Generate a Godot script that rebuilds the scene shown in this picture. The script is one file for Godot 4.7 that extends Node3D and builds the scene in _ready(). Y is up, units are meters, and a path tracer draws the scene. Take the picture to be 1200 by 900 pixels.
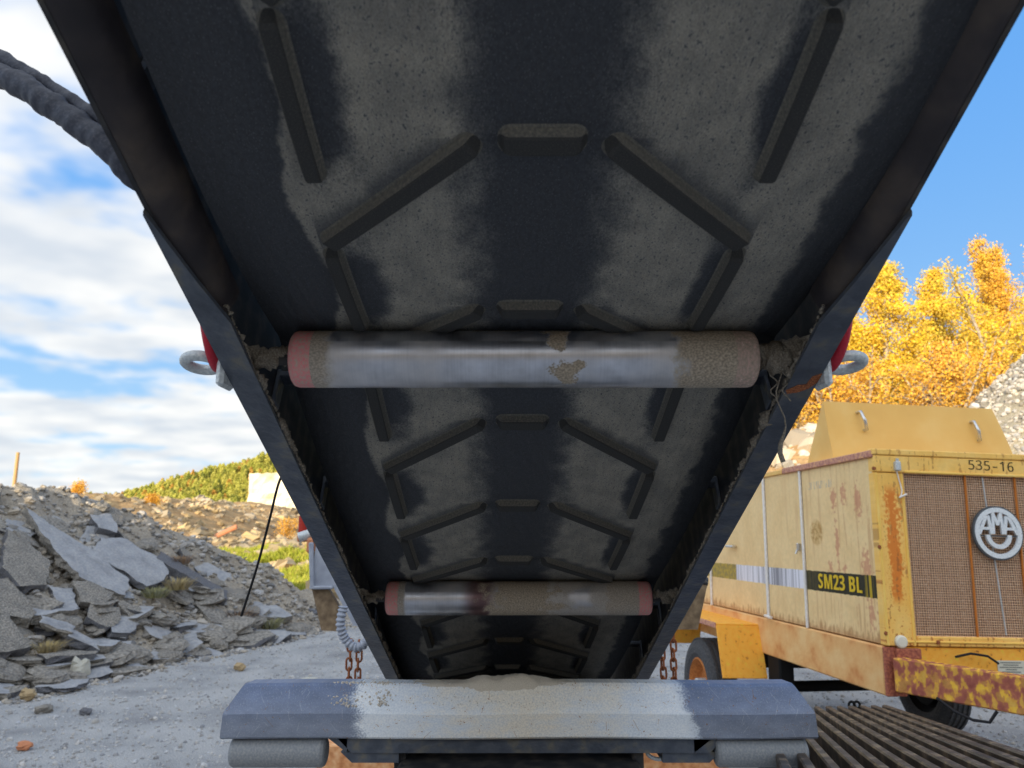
extends Node3D

var rng := RandomNumberGenerator.new()
var taken := {}
var M := {}

# ------------------------------------------------------------------ mesh builder
class B:
	var st := SurfaceTool.new()
	var sm := 0
	var planar := false # UVs from the position: u = p.U + o.x, v = p.V + o.y
	var U := Vector3.ZERO
	var V := Vector3.ZERO
	var O := Vector2.ZERO
	func _init():
		st.begin(Mesh.PRIMITIVE_TRIANGLES)
	func flat():
		st.set_smooth_group(-1)
	func round_():
		sm += 1
		st.set_smooth_group(sm)
	func tri(a: Vector3, b: Vector3, c: Vector3, o: Vector3, ua := Vector2.ZERO, ub := Vector2.ZERO, uc := Vector2.ZERO):
		if (a - c).cross(a - b).dot(o) < 0.0:
			var t := b
			b = c
			c = t
			var u := ub
			ub = uc
			uc = u
		if planar:
			ua = Vector2(a.dot(U), a.dot(V)) + O
			ub = Vector2(b.dot(U), b.dot(V)) + O
			uc = Vector2(c.dot(U), c.dot(V)) + O
		st.set_uv(ua)
		st.add_vertex(a)
		st.set_uv(ub)
		st.add_vertex(b)
		st.set_uv(uc)
		st.add_vertex(c)
	func quad(a: Vector3, b: Vector3, c: Vector3, d: Vector3, o: Vector3, ua := Vector2.ZERO, ub := Vector2.ZERO, uc := Vector2.ZERO, ud := Vector2.ZERO):
		tri(a, b, c, o, ua, ub, uc)
		tri(a, c, d, o, ua, uc, ud)
	# a box with chamfered edges; t places it
	func box(size: Vector3, t := Transform3D(), bev := 0.0):
		flat()
		var h := size * 0.5
		var e := minf(bev, minf(h.x, minf(h.y, h.z)) * 0.9)
		for ax in 3:
			var b1 := (ax + 1) % 3
			var b2 := (ax + 2) % 3
			for s in [-1.0, 1.0]:
				var n := Vector3.ZERO
				n[ax] = s
				var p := []
				for k in [[-1, -1], [1, -1], [1, 1], [-1, 1]]:
					var v := Vector3.ZERO
					v[ax] = s * h[ax]
					v[b1] = k[0] * (h[b1] - e)
					v[b2] = k[1] * (h[b2] - e)
					p.append(t * v)
				quad(p[0], p[1], p[2], p[3], t.basis * n)
			if e > 0.0:
				for s1 in [-1.0, 1.0]:
					for s2 in [-1.0, 1.0]:
						var n := Vector3.ZERO
						n[b1] = s1
						n[b2] = s2
						var p := []
						for k in [[-1, 0], [1, 0], [1, 1], [-1, 1]]:
							var v := Vector3.ZERO
							v[ax] = k[0] * (h[ax] - e)
							v[b1] = s1 * (h[b1] - (e if k[1] == 0 else 0.0))
							v[b2] = s2 * (h[b2] - (e if k[1] == 1 else 0.0))
							p.append(t * v)
						quad(p[0], p[1], p[2], p[3], t.basis * n)
		if e > 0.0:
			for sx in [-1.0, 1.0]:
				for sy in [-1.0, 1.0]:
					for sz in [-1.0, 1.0]:
						var s := Vector3(sx, sy, sz)
						tri(t * (s * Vector3(h.x, h.y - e, h.z - e)), t * (s * Vector3(h.x - e, h.y, h.z - e)), t * (s * Vector3(h.x - e, h.y - e, h.z)), t.basis * s)
	func bar(a: Vector3, b: Vector3, w: float, d: float, up := Vector3.UP, bev := 0.0):
		var z := (b - a).normalized()
		var x := up.cross(z).normalized()
		if x.length() < 0.5:
			x = Vector3.RIGHT
		var y := z.cross(x)
		box(Vector3(w, d, a.distance_to(b)), Transform3D(Basis(x, y, z), (a + b) * 0.5), bev)
	# tube along points with radii; noise makes it lumpy
	func tube(pts: Array, rad, n := 10, caps := true, lump: FastNoiseLite = null, amount := 0.0):
		round_()
		var rings := []
		var c := pts.size()
		var up := Vector3.UP
		var cum := 0.0
		for i in c:
			var d: Vector3 = (pts[mini(i + 1, c - 1)] - pts[maxi(i - 1, 0)]).normalized()
			if i > 0:
				cum += pts[i].distance_to(pts[i - 1])
			if absf(up.dot(d)) > 0.95:
				up = Vector3.RIGHT if absf(d.x) < 0.9 else Vector3.BACK
			var x := up.cross(d).normalized()
			var y := d.cross(x)
			up = y
			var r: float = rad[i] if rad is Array else rad
			var ring := []
			for k in n:
				var a := TAU * k / n
				var o := x * cos(a) + y * sin(a)
				var rr := r
				if lump:
					var q: Vector3 = pts[i] + o * r
					rr += amount * lump.get_noise_3d(q.x, q.y, q.z)
				ring.append([pts[i] + o * rr, o, cum])
			rings.append(ring)
		for i in c - 1:
			for k in n:
				var k2 := (k + 1) % n
				var u0 := float(k) / n
				var u1 := float(k + 1) / n
				quad(rings[i][k][0], rings[i][k2][0], rings[i + 1][k2][0], rings[i + 1][k][0], rings[i][k][1] + rings[i][k2][1], Vector2(u0, rings[i][k][2]), Vector2(u1, rings[i][k][2]), Vector2(u1, rings[i + 1][k][2]), Vector2(u0, rings[i + 1][k][2]))
		if caps:
			flat()
			for e in [0, c - 1]:
				var d2: Vector3 = (pts[0] - pts[1]) if e == 0 else (pts[c - 1] - pts[c - 2])
				for k in n:
					tri(pts[e], rings[e][k][0], rings[e][(k + 1) % n][0], d2)
	# lathe about the x axis: prof is a list of (x, r); v runs round, u along x
	func lathe_x(prof: Array, n := 32, t := Transform3D(), u0 := 0.0, u1 := 1.0):
		for i in prof.size() - 1:
			round_()
			for k in n:
				var a := TAU * k / n
				var b := TAU * (k + 1) / n
				var p := []
				for q in [[i, a], [i, b], [i + 1, b], [i + 1, a]]:
					var s: Vector2 = prof[q[0]]
					p.append(t * Vector3(s.x, sin(q[1]) * s.y, cos(q[1]) * s.y))
				var dx: float = prof[i + 1].y - prof[i].y
				var dl: float = prof[i + 1].x - prof[i].x
				var m := (a + b) * 0.5
				var o := t.basis * (Vector3(-dx, sin(m) * dl, cos(m) * dl))
				var ua := lerpf(u0, u1, float(i) / (prof.size() - 1))
				var ub := lerpf(u0, u1, float(i + 1) / (prof.size() - 1))
				quad(p[0], p[1], p[2], p[3], o, Vector2(ua, a / TAU), Vector2(ua, b / TAU), Vector2(ub, b / TAU), Vector2(ub, a / TAU))
	# polygon (2D, in the xy of t) pushed out along z from z0 to z1
	func prism(poly: PackedVector2Array, z0: float, z1: float, t := Transform3D()):
		flat()
		var ix := Geometry2D.triangulate_polygon(poly)
		for i in range(0, ix.size(), 3):
			for z in [z0, z1]:
				var s := 1.0 if z == maxf(z0, z1) else -1.0
				var a := poly[ix[i]]
				var b := poly[ix[i + 1]]
				var c := poly[ix[i + 2]]
				tri(t * Vector3(a.x, a.y, z), t * Vector3(b.x, b.y, z), t * Vector3(c.x, c.y, z), t.basis * Vector3(0, 0, s), a, b, c)
		var cw := Geometry2D.is_polygon_clockwise(poly)
		for i in poly.size():
			var a := poly[i]
			var b := poly[(i + 1) % poly.size()]
			var d := b - a
			var o := Vector3(-d.y, d.x, 0) if cw else Vector3(d.y, -d.x, 0)
			quad(t * Vector3(a.x, a.y, z0), t * Vector3(b.x, b.y, z0), t * Vector3(b.x, b.y, z1), t * Vector3(a.x, a.y, z1), t.basis * o)
	func done(m: Material) -> ArrayMesh:
		st.generate_normals()
		st.set_material(m)
		return st.commit()

# ------------------------------------------------------------------ naming
func numbered(n: String) -> String:
	if not taken.has(n):
		taken[n] = 0
		return n
	taken[n] += 1
	return "%s_%03d" % [n, taken[n]]

func tag(o: Node, label: String, category: String, group := "", kind := "") -> Node:
	o.set_meta("label", label)
	if category:
		o.set_meta("category", category)
	if group:
		o.set_meta("group", group)
	if kind:
		o.set_meta("kind", kind)
	return o

func thing(n: String, label: String, category: String, at := Vector3.ZERO, group := "") -> Node3D:
	var o := Node3D.new()
	o.name = numbered(n)
	o.position = at
	add_child(o)
	tag(o, label, category, group)
	return o

func part(n: String, b, m: Material, parent: Node, kind := "") -> MeshInstance3D:
	var o := MeshInstance3D.new()
	o.mesh = b.done(m) if b is B else b
	if not b is B and m:
		o.material_override = m
	o.name = n if parent != self else numbered(n)
	parent.add_child(o, true)
	if kind:
		o.set_meta("kind", kind)
	return o

func setting(n: String, b, m: Material, label := "") -> MeshInstance3D:
	var o := part(n, b, m, self, "structure")
	if label:
		o.set_meta("label", label)
	return o

# ------------------------------------------------------------------ materials
func fnl(s: int, freq: float, oct := 4, type := FastNoiseLite.TYPE_SIMPLEX_SMOOTH) -> FastNoiseLite:
	var n := FastNoiseLite.new()
	n.seed = s
	n.frequency = freq
	n.noise_type = type
	n.fractal_octaves = oct
	return n

func ntex(s: int, freq: float, stops: Array, oct := 5, size := 512, type := FastNoiseLite.TYPE_SIMPLEX_SMOOTH) -> NoiseTexture2D:
	var t := NoiseTexture2D.new()
	t.width = size
	t.height = size
	t.seamless = true
	t.noise = fnl(s, freq, oct, type)
	var g := Gradient.new()
	var off := PackedFloat32Array()
	var col := PackedColorArray()
	for k in stops:
		off.append(k[0])
		col.append(k[1])
	g.offsets = off
	g.colors = col
	t.color_ramp = g
	return t

func bump(s: int, freq: float, strength: float, oct := 5, size := 512) -> NoiseTexture2D:
	var t := NoiseTexture2D.new()
	t.width = size
	t.height = size
	t.seamless = true
	t.noise = fnl(s, freq, oct)
	t.as_normal_map = true
	t.bump_strength = strength
	return t

func mat(n: String, stops: Array, freq: float, tile: float, rough := 0.85, metal := 0.0, nb := 0.0, nfreq := 0.03, world := false) -> StandardMaterial3D:
	var m := StandardMaterial3D.new()
	m.resource_name = n
	m.roughness = rough
	m.metallic = metal
	m.metallic_specular = 0.4
	m.albedo_texture = ntex(n.hash() % 9999, freq, stops)
	m.uv1_triplanar = true
	m.uv1_world_triplanar = world
	m.uv1_scale = Vector3.ONE / tile
	if nb > 0.0:
		m.normal_enabled = true
		m.normal_texture = bump(n.hash() % 777, nfreq, nb)
		m.normal_scale = 1.0
	M[n] = m
	return m

func plain(n: String, c: Color, rough := 0.7, metal := 0.0) -> StandardMaterial3D:
	var m := StandardMaterial3D.new()
	m.resource_name = n
	m.albedo_color = c
	m.roughness = rough
	m.metallic = metal
	m.metallic_specular = 0.4
	M[n] = m
	return m

func C8(r: int, g: int, b: int) -> Color:
	return Color(r / 255.0, g / 255.0, b / 255.0)

func img_of(w: int, h: int, d: PackedByteArray) -> ImageTexture:
	return ImageTexture.create_from_image(Image.create_from_data(w, h, false, Image.FORMAT_RGB8, d))

func put(d: PackedByteArray, i: int, c: Color):
	d[i] = int(clampf(c.r, 0, 1) * 255)
	d[i + 1] = int(clampf(c.g, 0, 1) * 255)
	d[i + 2] = int(clampf(c.b, 0, 1) * 255)

func textured(n: String, t: Texture2D, rough := 0.8, metal := 0.0) -> StandardMaterial3D:
	var m := plain(n, Color.WHITE, rough, metal)
	m.albedo_texture = t
	m.texture_repeat = false
	return m

func make_materials():
	mat("frame_steel", [[0.0, C8(72, 78, 88)], [0.45, C8(86, 92, 102)], [0.62, C8(95, 100, 108)], [0.8, C8(114, 112, 106)]], 0.012, 0.5, 0.42, 0.35, 1.2, 0.05)
	mat("dark_steel", [[0.0, C8(36, 37, 41)], [0.5, C8(54, 54, 56)], [0.8, C8(80, 75, 69)]], 0.012, 0.4, 0.65, 0.1)
	mat("dirt", [[0.0, C8(86, 80, 72)], [0.5, C8(124, 116, 104)], [0.8, C8(158, 149, 134)]], 0.06, 0.12, 1.0, 0.0, 5.0, 0.09)
	mat("sand", [[0.0, C8(176, 164, 144)], [0.5, C8(206, 194, 174)], [0.8, C8(226, 216, 198)]], 0.08, 0.12, 1.0, 0.0, 4.0, 0.11)
	mat("rubber", [[0.0, C8(40, 42, 47)], [0.6, C8(58, 60, 66)], [0.85, C8(86, 84, 80)]], 0.02, 0.3, 0.75, 0.0, 1.0, 0.07)
	mat("cleat_rubber", [[0.0, C8(42, 43, 44)], [0.6, C8(54, 54, 53)], [0.95, C8(82, 79, 73)]], 0.10, 0.12, 0.8)
	mat("cleat_flank", [[0.0, C8(72, 72, 70)], [0.5, C8(96, 94, 88)], [0.9, C8(124, 119, 108)]], 0.06, 0.15, 0.9)
	mat("hose_rubber", [[0.0, C8(46, 50, 60)], [0.5, C8(60, 64, 76)], [0.9, C8(84, 86, 94)]], 0.03, 0.1, 0.6, 0.0, 0.5, 0.04)
	mat("galvanised", [[0.0, C8(162, 168, 172)], [0.5, C8(200, 206, 208)], [0.8, C8(222, 226, 224)]], 0.04, 0.15, 0.5, 0.35, 0.2, 0.05)
	mat("red_paint", [[0.0, C8(150, 20, 40)], [0.6, C8(186, 34, 56)], [0.9, C8(150, 50, 56)]], 0.03, 0.1, 0.45, 0.0)
	mat("red_cap", [[0.0, C8(196, 128, 128)], [0.35, C8(214, 130, 134)], [0.6, C8(190, 152, 142)], [0.8, C8(178, 164, 148)]], 0.03, 0.1, 0.75, 0.0, 0.8, 0.08)
	mat("rust", [[0.0, C8(96, 54, 38)], [0.5, C8(146, 86, 56)], [0.8, C8(184, 122, 78)]], 0.05, 0.1, 0.95, 0.0, 2.0, 0.09)
	mat("drawbar_paint", [[0.0, C8(128, 66, 56)], [0.44, C8(168, 96, 80)], [0.56, C8(190, 118, 84)], [0.62, C8(238, 184, 62)], [0.9, C8(248, 204, 84)]], 0.022, 0.45, 0.7, 0.0, 1.2, 0.05)
	mat("orange_beam", [[0.0, C8(206, 130, 72)], [0.4, C8(232, 176, 112)], [0.6, C8(236, 186, 122)], [0.85, C8(240, 198, 136)]], 0.008, 0.9, 0.65, 0.0, 0.5, 0.05)
	mat("yellow_paint", [[0.0, C8(214, 140, 60)], [0.3, C8(246, 198, 96)], [0.7, C8(250, 208, 108)], [0.95, C8(252, 216, 130)]], 0.006, 1.2, 0.5, 0.0, 0.3, 0.05)
	mat("hood_paint", [[0.0, C8(232, 184, 100)], [0.5, C8(238, 192, 108)], [0.9, C8(242, 202, 124)]], 0.006, 1.0, 0.45, 0.0, 0.2, 0.03)
	mat("fender_paint", [[0.0, C8(150, 86, 48)], [0.25, C8(250, 176, 62)], [0.7, C8(252, 186, 74)], [0.95, C8(244, 206, 66)]], 0.02, 0.5, 0.6, 0.0, 0.5, 0.05)
	mat("purple_rust", [[0.0, C8(166, 108, 94)], [0.5, C8(200, 146, 128)], [0.85, C8(222, 174, 124)]], 0.03, 0.5, 0.8, 0.0, 0.6, 0.05)
	mat("tyre", [[0.0, C8(56, 58, 60)], [0.6, C8(78, 79, 82)], [0.9, C8(108, 106, 101)]], 0.03, 0.3, 0.8, 0.0, 0.6, 0.06)
	mat("silver_strip", [[0.0, C8(222, 218, 212)], [0.5, C8(236, 233, 228)], [0.9, C8(246, 243, 238)]], 0.02, 0.3, 0.45, 0.2)
	mat("radiator", [[0.0, C8(138, 112, 96)], [0.5, C8(174, 146, 128)], [0.9, C8(200, 172, 152)]], 0.02, 0.4, 0.85, 0.0, 1.0, 0.1)
	mat("wire", [[0.0, C8(206, 160, 124)], [0.5, C8(228, 192, 158)], [0.85, C8(238, 210, 180)]], 0.03, 0.3, 0.6, 0.1)
	mat("emblem_metal", [[0.0, C8(206, 212, 216)], [0.6, C8(230, 236, 238)]], 0.03, 0.2, 0.45, 0.2)
	mat("grey_plate", [[0.0, C8(140, 146, 160)], [0.5, C8(164, 170, 182)], [0.9, C8(180, 186, 196)]], 0.01, 0.6, 0.5, 0.2, 0.4, 0.05)
	mat("brown_plate", [[0.0, C8(96, 80, 62)], [0.5, C8(128, 108, 84)], [0.9, C8(152, 132, 104)]], 0.02, 0.5, 0.75, 0.0, 0.8, 0.05)
	mat("timber", [[0.0, C8(186, 118, 74)], [0.5, C8(226, 162, 110)], [0.9, C8(240, 194, 146)]], 0.02, 0.6, 0.85, 0.0, 1.0, 0.06)
	mat("grid_steel", [[0.0, C8(46, 40, 36)], [0.5, C8(78, 68, 60)], [0.75, C8(124, 108, 92)], [0.95, C8(164, 142, 104)]], 0.012, 0.6, 0.5, 0.3, 0.8, 0.06)
	mat("gravel", [[0.0, C8(150, 152, 154)], [0.35, C8(172, 173, 174)], [0.55, C8(186, 186, 186)], [0.75, C8(202, 201, 198)], [0.95, C8(216, 214, 208)]], 0.16, 1.1, 1.0, 0.0, 7.0, 0.16, true)
	mat("asphalt_top", [[0.0, C8(142, 144, 148)], [0.5, C8(158, 160, 164)], [0.85, C8(174, 174, 173)]], 0.035, 0.8, 0.9, 0.0, 3.0, 0.06)
	mat("asphalt_rough", [[0.0, C8(80, 77, 73)], [0.35, C8(130, 126, 119)], [0.6, C8(152, 147, 139)], [0.9, C8(188, 181, 170)]], 0.04, 0.6, 1.0, 0.0, 9.0, 0.045)
	mat("asphalt_dark", [[0.0, C8(70, 70, 74)], [0.5, C8(100, 101, 106)], [0.9, C8(136, 135, 134)]], 0.05, 0.5, 0.85, 0.0, 4.0, 0.08)
	mat("rubble_soil", [[0.0, C8(122, 114, 103)], [0.4, C8(158, 149, 136)], [0.7, C8(180, 171, 156)], [0.95, C8(202, 195, 180)]], 0.07, 1.3, 1.0, 0.0, 7.0, 0.1, true)
	mat("bank_soil", [[0.0, C8(138, 108, 76)], [0.4, C8(178, 144, 100)], [0.7, C8(200, 166, 120)], [0.95, C8(218, 192, 150)]], 0.03, 5.0, 1.0, 0.0, 6.0, 0.08, true)
	mat("scree", [[0.0, C8(108, 100, 86)], [0.4, C8(154, 146, 128)], [0.8, C8(196, 188, 168)]], 0.08, 1.6, 1.0, 0.0, 6.0, 0.12, true)
	mat("pale_stone", [[0.0, C8(150, 148, 138)], [0.5, C8(186, 184, 172)], [0.9, C8(210, 208, 196)]], 0.03, 0.4, 0.95, 0.0, 3.0, 0.08)
	mat("tan_stone", [[0.0, C8(130, 112, 84)], [0.5, C8(170, 148, 112)], [0.9, C8(200, 180, 146)]], 0.03, 0.4, 0.95, 0.0, 3.0, 0.08)
	mat("brick_red", [[0.0, C8(170, 100, 70)], [0.6, C8(206, 142, 104)], [0.9, C8(214, 166, 130)]], 0.05, 0.2, 0.95, 0.0, 2.0, 0.09)
	mat("pale_wall", [[0.0, C8(196, 184, 156)], [0.4, C8(224, 214, 188)], [0.8, C8(238, 232, 212)]], 0.01, 9.0, 0.95, 0.0, 3.0, 0.04)
	mat("hill_soil", [[0.0, C8(70, 78, 30)], [0.5, C8(104, 108, 42)], [0.9, C8(140, 132, 60)]], 0.03, 60.0, 1.0, 0.0)
	mat("birch_bark", [[0.0, C8(90, 78, 66)], [0.45, C8(170, 158, 140)], [0.8, C8(214, 206, 192)]], 0.03, 0.8, 0.9, 0.0, 1.0, 0.06)
	mat("pole_wood", [[0.0, C8(170, 134, 92)], [0.6, C8(206, 170, 122)]], 0.03, 1.0, 0.85, 0.0)
	plain("chrome", C8(210, 210, 208), 0.22, 0.8)
	plain("black_plastic", C8(24, 24, 27), 0.5)
	plain("black_void", C8(14, 14, 15), 0.8)
	plain("number_paint", C8(62, 56, 36), 0.8)
	plain("letter_yellow", C8(226, 190, 44), 0.7)
	plain("letter_faint", C8(176, 172, 172), 0.7)
	plain("emblem_dark", C8(88, 94, 98), 0.5, 0.3)
	plain("lens_white", C8(224, 222, 206), 0.25)
	plain("lens_red", C8(176, 52, 40), 0.4)
	plain("rust_orange", C8(190, 116, 48), 0.8)
	plain("plate_white", C8(208, 206, 188), 0.6)
	plain("plate_grey", C8(120, 124, 118), 0.6)
	mat("dirt_cap", [[0.0, C8(130, 116, 104)], [0.5, C8(166, 150, 136)], [0.7, C8(182, 148, 138)], [0.9, C8(196, 186, 170)]], 0.03, 0.1, 0.95, 0.0, 1.2, 0.08)
	mat("edge_steel", [[0.0, C8(40, 38, 42)], [0.45, C8(58, 53, 54)], [0.8, C8(86, 76, 68)]], 0.008, 0.5, 0.55, 0.2, 0.8, 0.05)
	mat("tube_steel", [[0.0, C8(122, 126, 132)], [0.5, C8(140, 144, 148)], [0.9, C8(162, 162, 156)]], 0.05, 0.2, 0.6, 0.1)
	mat("rust_dark", [[0.0, C8(126, 68, 56)], [0.5, C8(166, 96, 78)], [0.85, C8(198, 126, 88)]], 0.03, 0.3, 0.75, 0.0, 0.8, 0.06)
	for k in [["dry_a", C8(166, 148, 100)], ["dry_b", C8(140, 138, 90)], ["dry_c", C8(132, 104, 72)]]:
		var g := plain(k[0], k[1], 0.85)
		g.backlight_enabled = true
		g.backlight = Color(0.4, 0.4, 0.4)
	M.drawbar_paint.uv1_scale = Vector3(1.9, 1.0, 1.9)
	for n in ["leaf", "grass_blade"]:
		var m := plain(n, Color.WHITE, 0.7)
		m.vertex_color_use_as_albedo = true
		m.backlight_enabled = true
		m.backlight = Color(0.6, 0.6, 0.6)
		m.metallic_specular = 0.3
	for n in ["stone_tint", "far_leaf"]:
		var m := plain(n, Color.WHITE, 0.95)
		m.vertex_color_use_as_albedo = true
		m.metallic_specular = 0.2
	M.asphalt_top.metallic_specular = 0.5
	var broad := ntex(909, 0.012, [[0.0, C8(196, 196, 198)], [0.4, C8(236, 236, 236)], [0.7, C8(255, 254, 252)]], 6)
	for k in [["gravel", 5.3], ["rubble_soil", 2.9], ["bank_soil", 13.0], ["scree", 5.0], ["asphalt_top", 1.7], ["asphalt_rough", 1.3]]:
		var m: StandardMaterial3D = M[k[0]]
		m.detail_enabled = true
		m.detail_albedo = broad
		m.detail_blend_mode = BaseMaterial3D.BLEND_MODE_MUL
		m.detail_uv_layer = BaseMaterial3D.DETAIL_UV_2
		m.uv2_triplanar = true
		m.uv2_world_triplanar = true
		m.uv2_scale = Vector3.ONE / k[1]

# ------------------------------------------------------------------ sky
func make_sky() -> Sky:
	var w := 2048
	var h := 1024
	var d := PackedFloat32Array()
	d.resize(w * h * 3)
	var n1 := fnl(11, 0.55, 5)
	var n2 := fnl(5, 1.9, 4)
	var n3 := fnl(23, 0.16, 2)
	var sun_dir := Basis.from_euler(Vector3(deg_to_rad(-12), deg_to_rad(-24), 0)).z
	for y in h:
		var el := PI * 0.5 - PI * (y + 0.5) / h
		var sy := sin(el)
		var cy := cos(el)
		for x in w:
			var i := (y * w + x) * 3
			var c: Vector3
			if sy < 0.0:
				c = Vector3(0.2, 0.2, 0.2)
			else:
				var az := wrapf(TAU * (x + 0.5) / w, -PI, PI)
				var dx := sin(az) * cy
				var dz := -cos(az) * cy
				var t := pow(1.0 - sy, 3.2)
				c = Vector3(0.052, 0.180, 0.430).lerp(Vector3(0.25, 0.39, 0.49), t)
				c = c.lerp(Vector3(0.34, 0.41, 0.46), pow(1.0 - sy, 14.0) * 0.8)
				var q := 1.0 / (sy + 0.10)
				var px := dx * q
				var pz := dz * q
				# broad fields of cloud: more to the left, clear right; extra added behind and overhead as fill light
				var field := n3.get_noise_2d(px * 1.6 + 9.0, pz * 1.6) * 0.2 - 0.85 * sin(az) * maxf(0.0, cos(az)) + 0.22 * (1.0 - cos(az)) + 0.2 * smoothstep(0.6, 0.85, sy) - 0.09
				var v := n1.get_noise_2d(px * 1.1 + 93.0, pz * 1.35 + 3.0) + 0.42 * n2.get_noise_2d(px * 1.5, pz * 1.7) + field * 1.25 + 0.04
				var cov := smoothstep(-0.12, 0.42, v)
				# thin high veil
				var veil := smoothstep(0.05, 0.7, n1.get_noise_2d(px * 0.5 + 40.0, pz * 1.4)) * 0.18
				var shade := clampf(0.5 + 0.9 * n2.get_noise_2d(px * 0.8 + 7.0, pz * 1.0 + 5.0) - 0.5 * (v - 0.45), 0.0, 1.0)
				var cl := Vector3(0.345, 0.37, 0.40).lerp(Vector3(0.53, 0.52, 0.495), shade)
				c = c.lerp(Vector3(0.36, 0.42, 0.46), veil)
				c = c.lerp(cl, cov * 0.94)
				# added brightening of the unseen sky towards the sun, lifts the shaded foreground
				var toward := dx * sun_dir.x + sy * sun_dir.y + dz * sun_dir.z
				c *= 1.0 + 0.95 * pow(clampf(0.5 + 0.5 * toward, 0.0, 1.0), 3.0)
			d[i] = c.x
			d[i + 1] = c.y
			d[i + 2] = c.z
	var im := Image.create_from_data(w, h, false, Image.FORMAT_RGBF, d.to_byte_array())
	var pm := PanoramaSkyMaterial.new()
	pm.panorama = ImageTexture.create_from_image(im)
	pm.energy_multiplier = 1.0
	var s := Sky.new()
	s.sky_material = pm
	return s

func _ready():
	rng.seed = 7
	# camera
	var cam := Camera3D.new()
	cam.name = "camera"
	add_child(cam)
	cam.position = Vector3(0, 1.5, 0)
	cam.rotation_degrees = Vector3(11, 0, 0)
	cam.near = 0.05
	cam.far = 6000.0
	var ca := CameraAttributesPhysical.new()
	ca.frustum_focal_length = 23.2
	ca.frustum_focus_distance = 1.5
	ca.frustum_near = 0.05
	ca.frustum_far = 6000.0
	ca.exposure_aperture = 6.3
	cam.attributes = ca
	cam.fov = 54.7
	cam.current = true
	# sky and exposure
	var we := WorldEnvironment.new()
	we.name = "world"
	var env := Environment.new()
	env.background_mode = Environment.BG_SKY
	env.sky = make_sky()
	env.tonemap_mode = Environment.TONE_MAPPER_LINEAR
	env.tonemap_exposure = 2.1
	env.sdfgi_enabled = true
	env.ssao_enabled = true
	env.ssil_enabled = true
	we.environment = env
	add_child(we)
	# low afternoon sun from behind the camera, a little to the left
	var sun := DirectionalLight3D.new()
	sun.name = "sun"
	sun.rotation_degrees = Vector3(-12, -24, 0)
	sun.light_color = Color(1.0, 0.92, 0.78)
	sun.light_energy = 1.0
	sun.light_angular_distance = 0.5
	sun.shadow_enabled = true
	sun.sky_mode = DirectionalLight3D.SKY_MODE_LIGHT_ONLY
	add_child(sun)
	make_materials()
	build_ground()
	build_hills()
	build_right_bank()
	build_rubble()
	build_trees()
	build_conveyor()
	build_guard()
	build_machine_bits()
	build_trailer()
	build_grid()
	build_small()

# ------------------------------------------------------------------ land
func mound(x: float, z: float) -> float:
	var d := (x + 4.68) * -0.94 + (z + 7.2) * -0.342
	return minf(0.7 * d, minf(1.95, 0.85 * (z + 13.5)))

func bank_left(x: float, z: float) -> float:
	var top := 0.75 + 2.3 * smoothstep(-12.0, -22.0, x)
	var start := -16.0 - 2.0 * smoothstep(-8.0, 2.0, x)
	var h := top * smoothstep(start, start - 22.0, z) + 0.35 * smoothstep(-40.0, -60.0, z)
	return h * (1.0 - smoothstep(-70.0, -110.0, z) * 0.5) - 0.08

func bank_right(x: float, z: float) -> float:
	var a := smoothstep(2.0, 6.5, x + 0.18 * (z + 14.0))
	var h := 3.6 * smoothstep(-10.5, -17.5, z) + 2.6 * smoothstep(-17.0, -34.0, z)
	return h * a - 0.1

func hill(x: float, z: float) -> float:
	var r := clampf((x + 214.0) * 0.33, 0.0, 80.0)
	r = r - 10.0 * smoothstep(60.0, 200.0, x)
	return r * smoothstep(-210.0, -360.0, z) * (1.0 - 0.6 * smoothstep(-420.0, -800.0, z)) - 1.0

func cone(x: float, z: float) -> float:
	var d := Vector2(x - 12.75, z + 14.0).length()
	return 6.9 - 0.84 * sqrt(d * d + 0.6)

func behind(x: float, z: float) -> float:
	var n := 1.0 + 0.03 * sin(x * 0.21) + 0.02 * sin(x * 0.53 + 1.0) + 0.015 * sin(x * 1.3)
	return 11.2 * n * smoothstep(16.0, 30.0, z) * (1.0 - 0.4 * smoothstep(60.0, 120.0, z)) * (1.0 - smoothstep(90.0, 170.0, absf(x))) - 0.2

func field(f: Callable, x0: float, x1: float, z0: float, z1: float, nx: int, nz: int, noise: FastNoiseLite, amp: float, fine := 0.0) -> B:
	var b := B.new()
	b.round_()
	var p := []
	for j in nz + 1:
		var row := PackedVector3Array()
		for i in nx + 1:
			var x := lerpf(x0, x1, float(i) / nx)
			var z := lerpf(z0, z1, float(j) / nz)
			var y: float = f.call(x, z)
			var k := clampf(y * 2.0 + 0.4, 0.0, 1.0)
			y += k * (amp * noise.get_noise_2d(x, z) + fine * noise.get_noise_2d(x * 6.3 + 50.0, z * 6.3))
			row.append(Vector3(x, y, z))
		p.append(row)
	for j in nz:
		for i in nx:
			b.quad(p[j][i], p[j][i + 1], p[j + 1][i + 1], p[j + 1][i], Vector3.UP)
	return b

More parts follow.
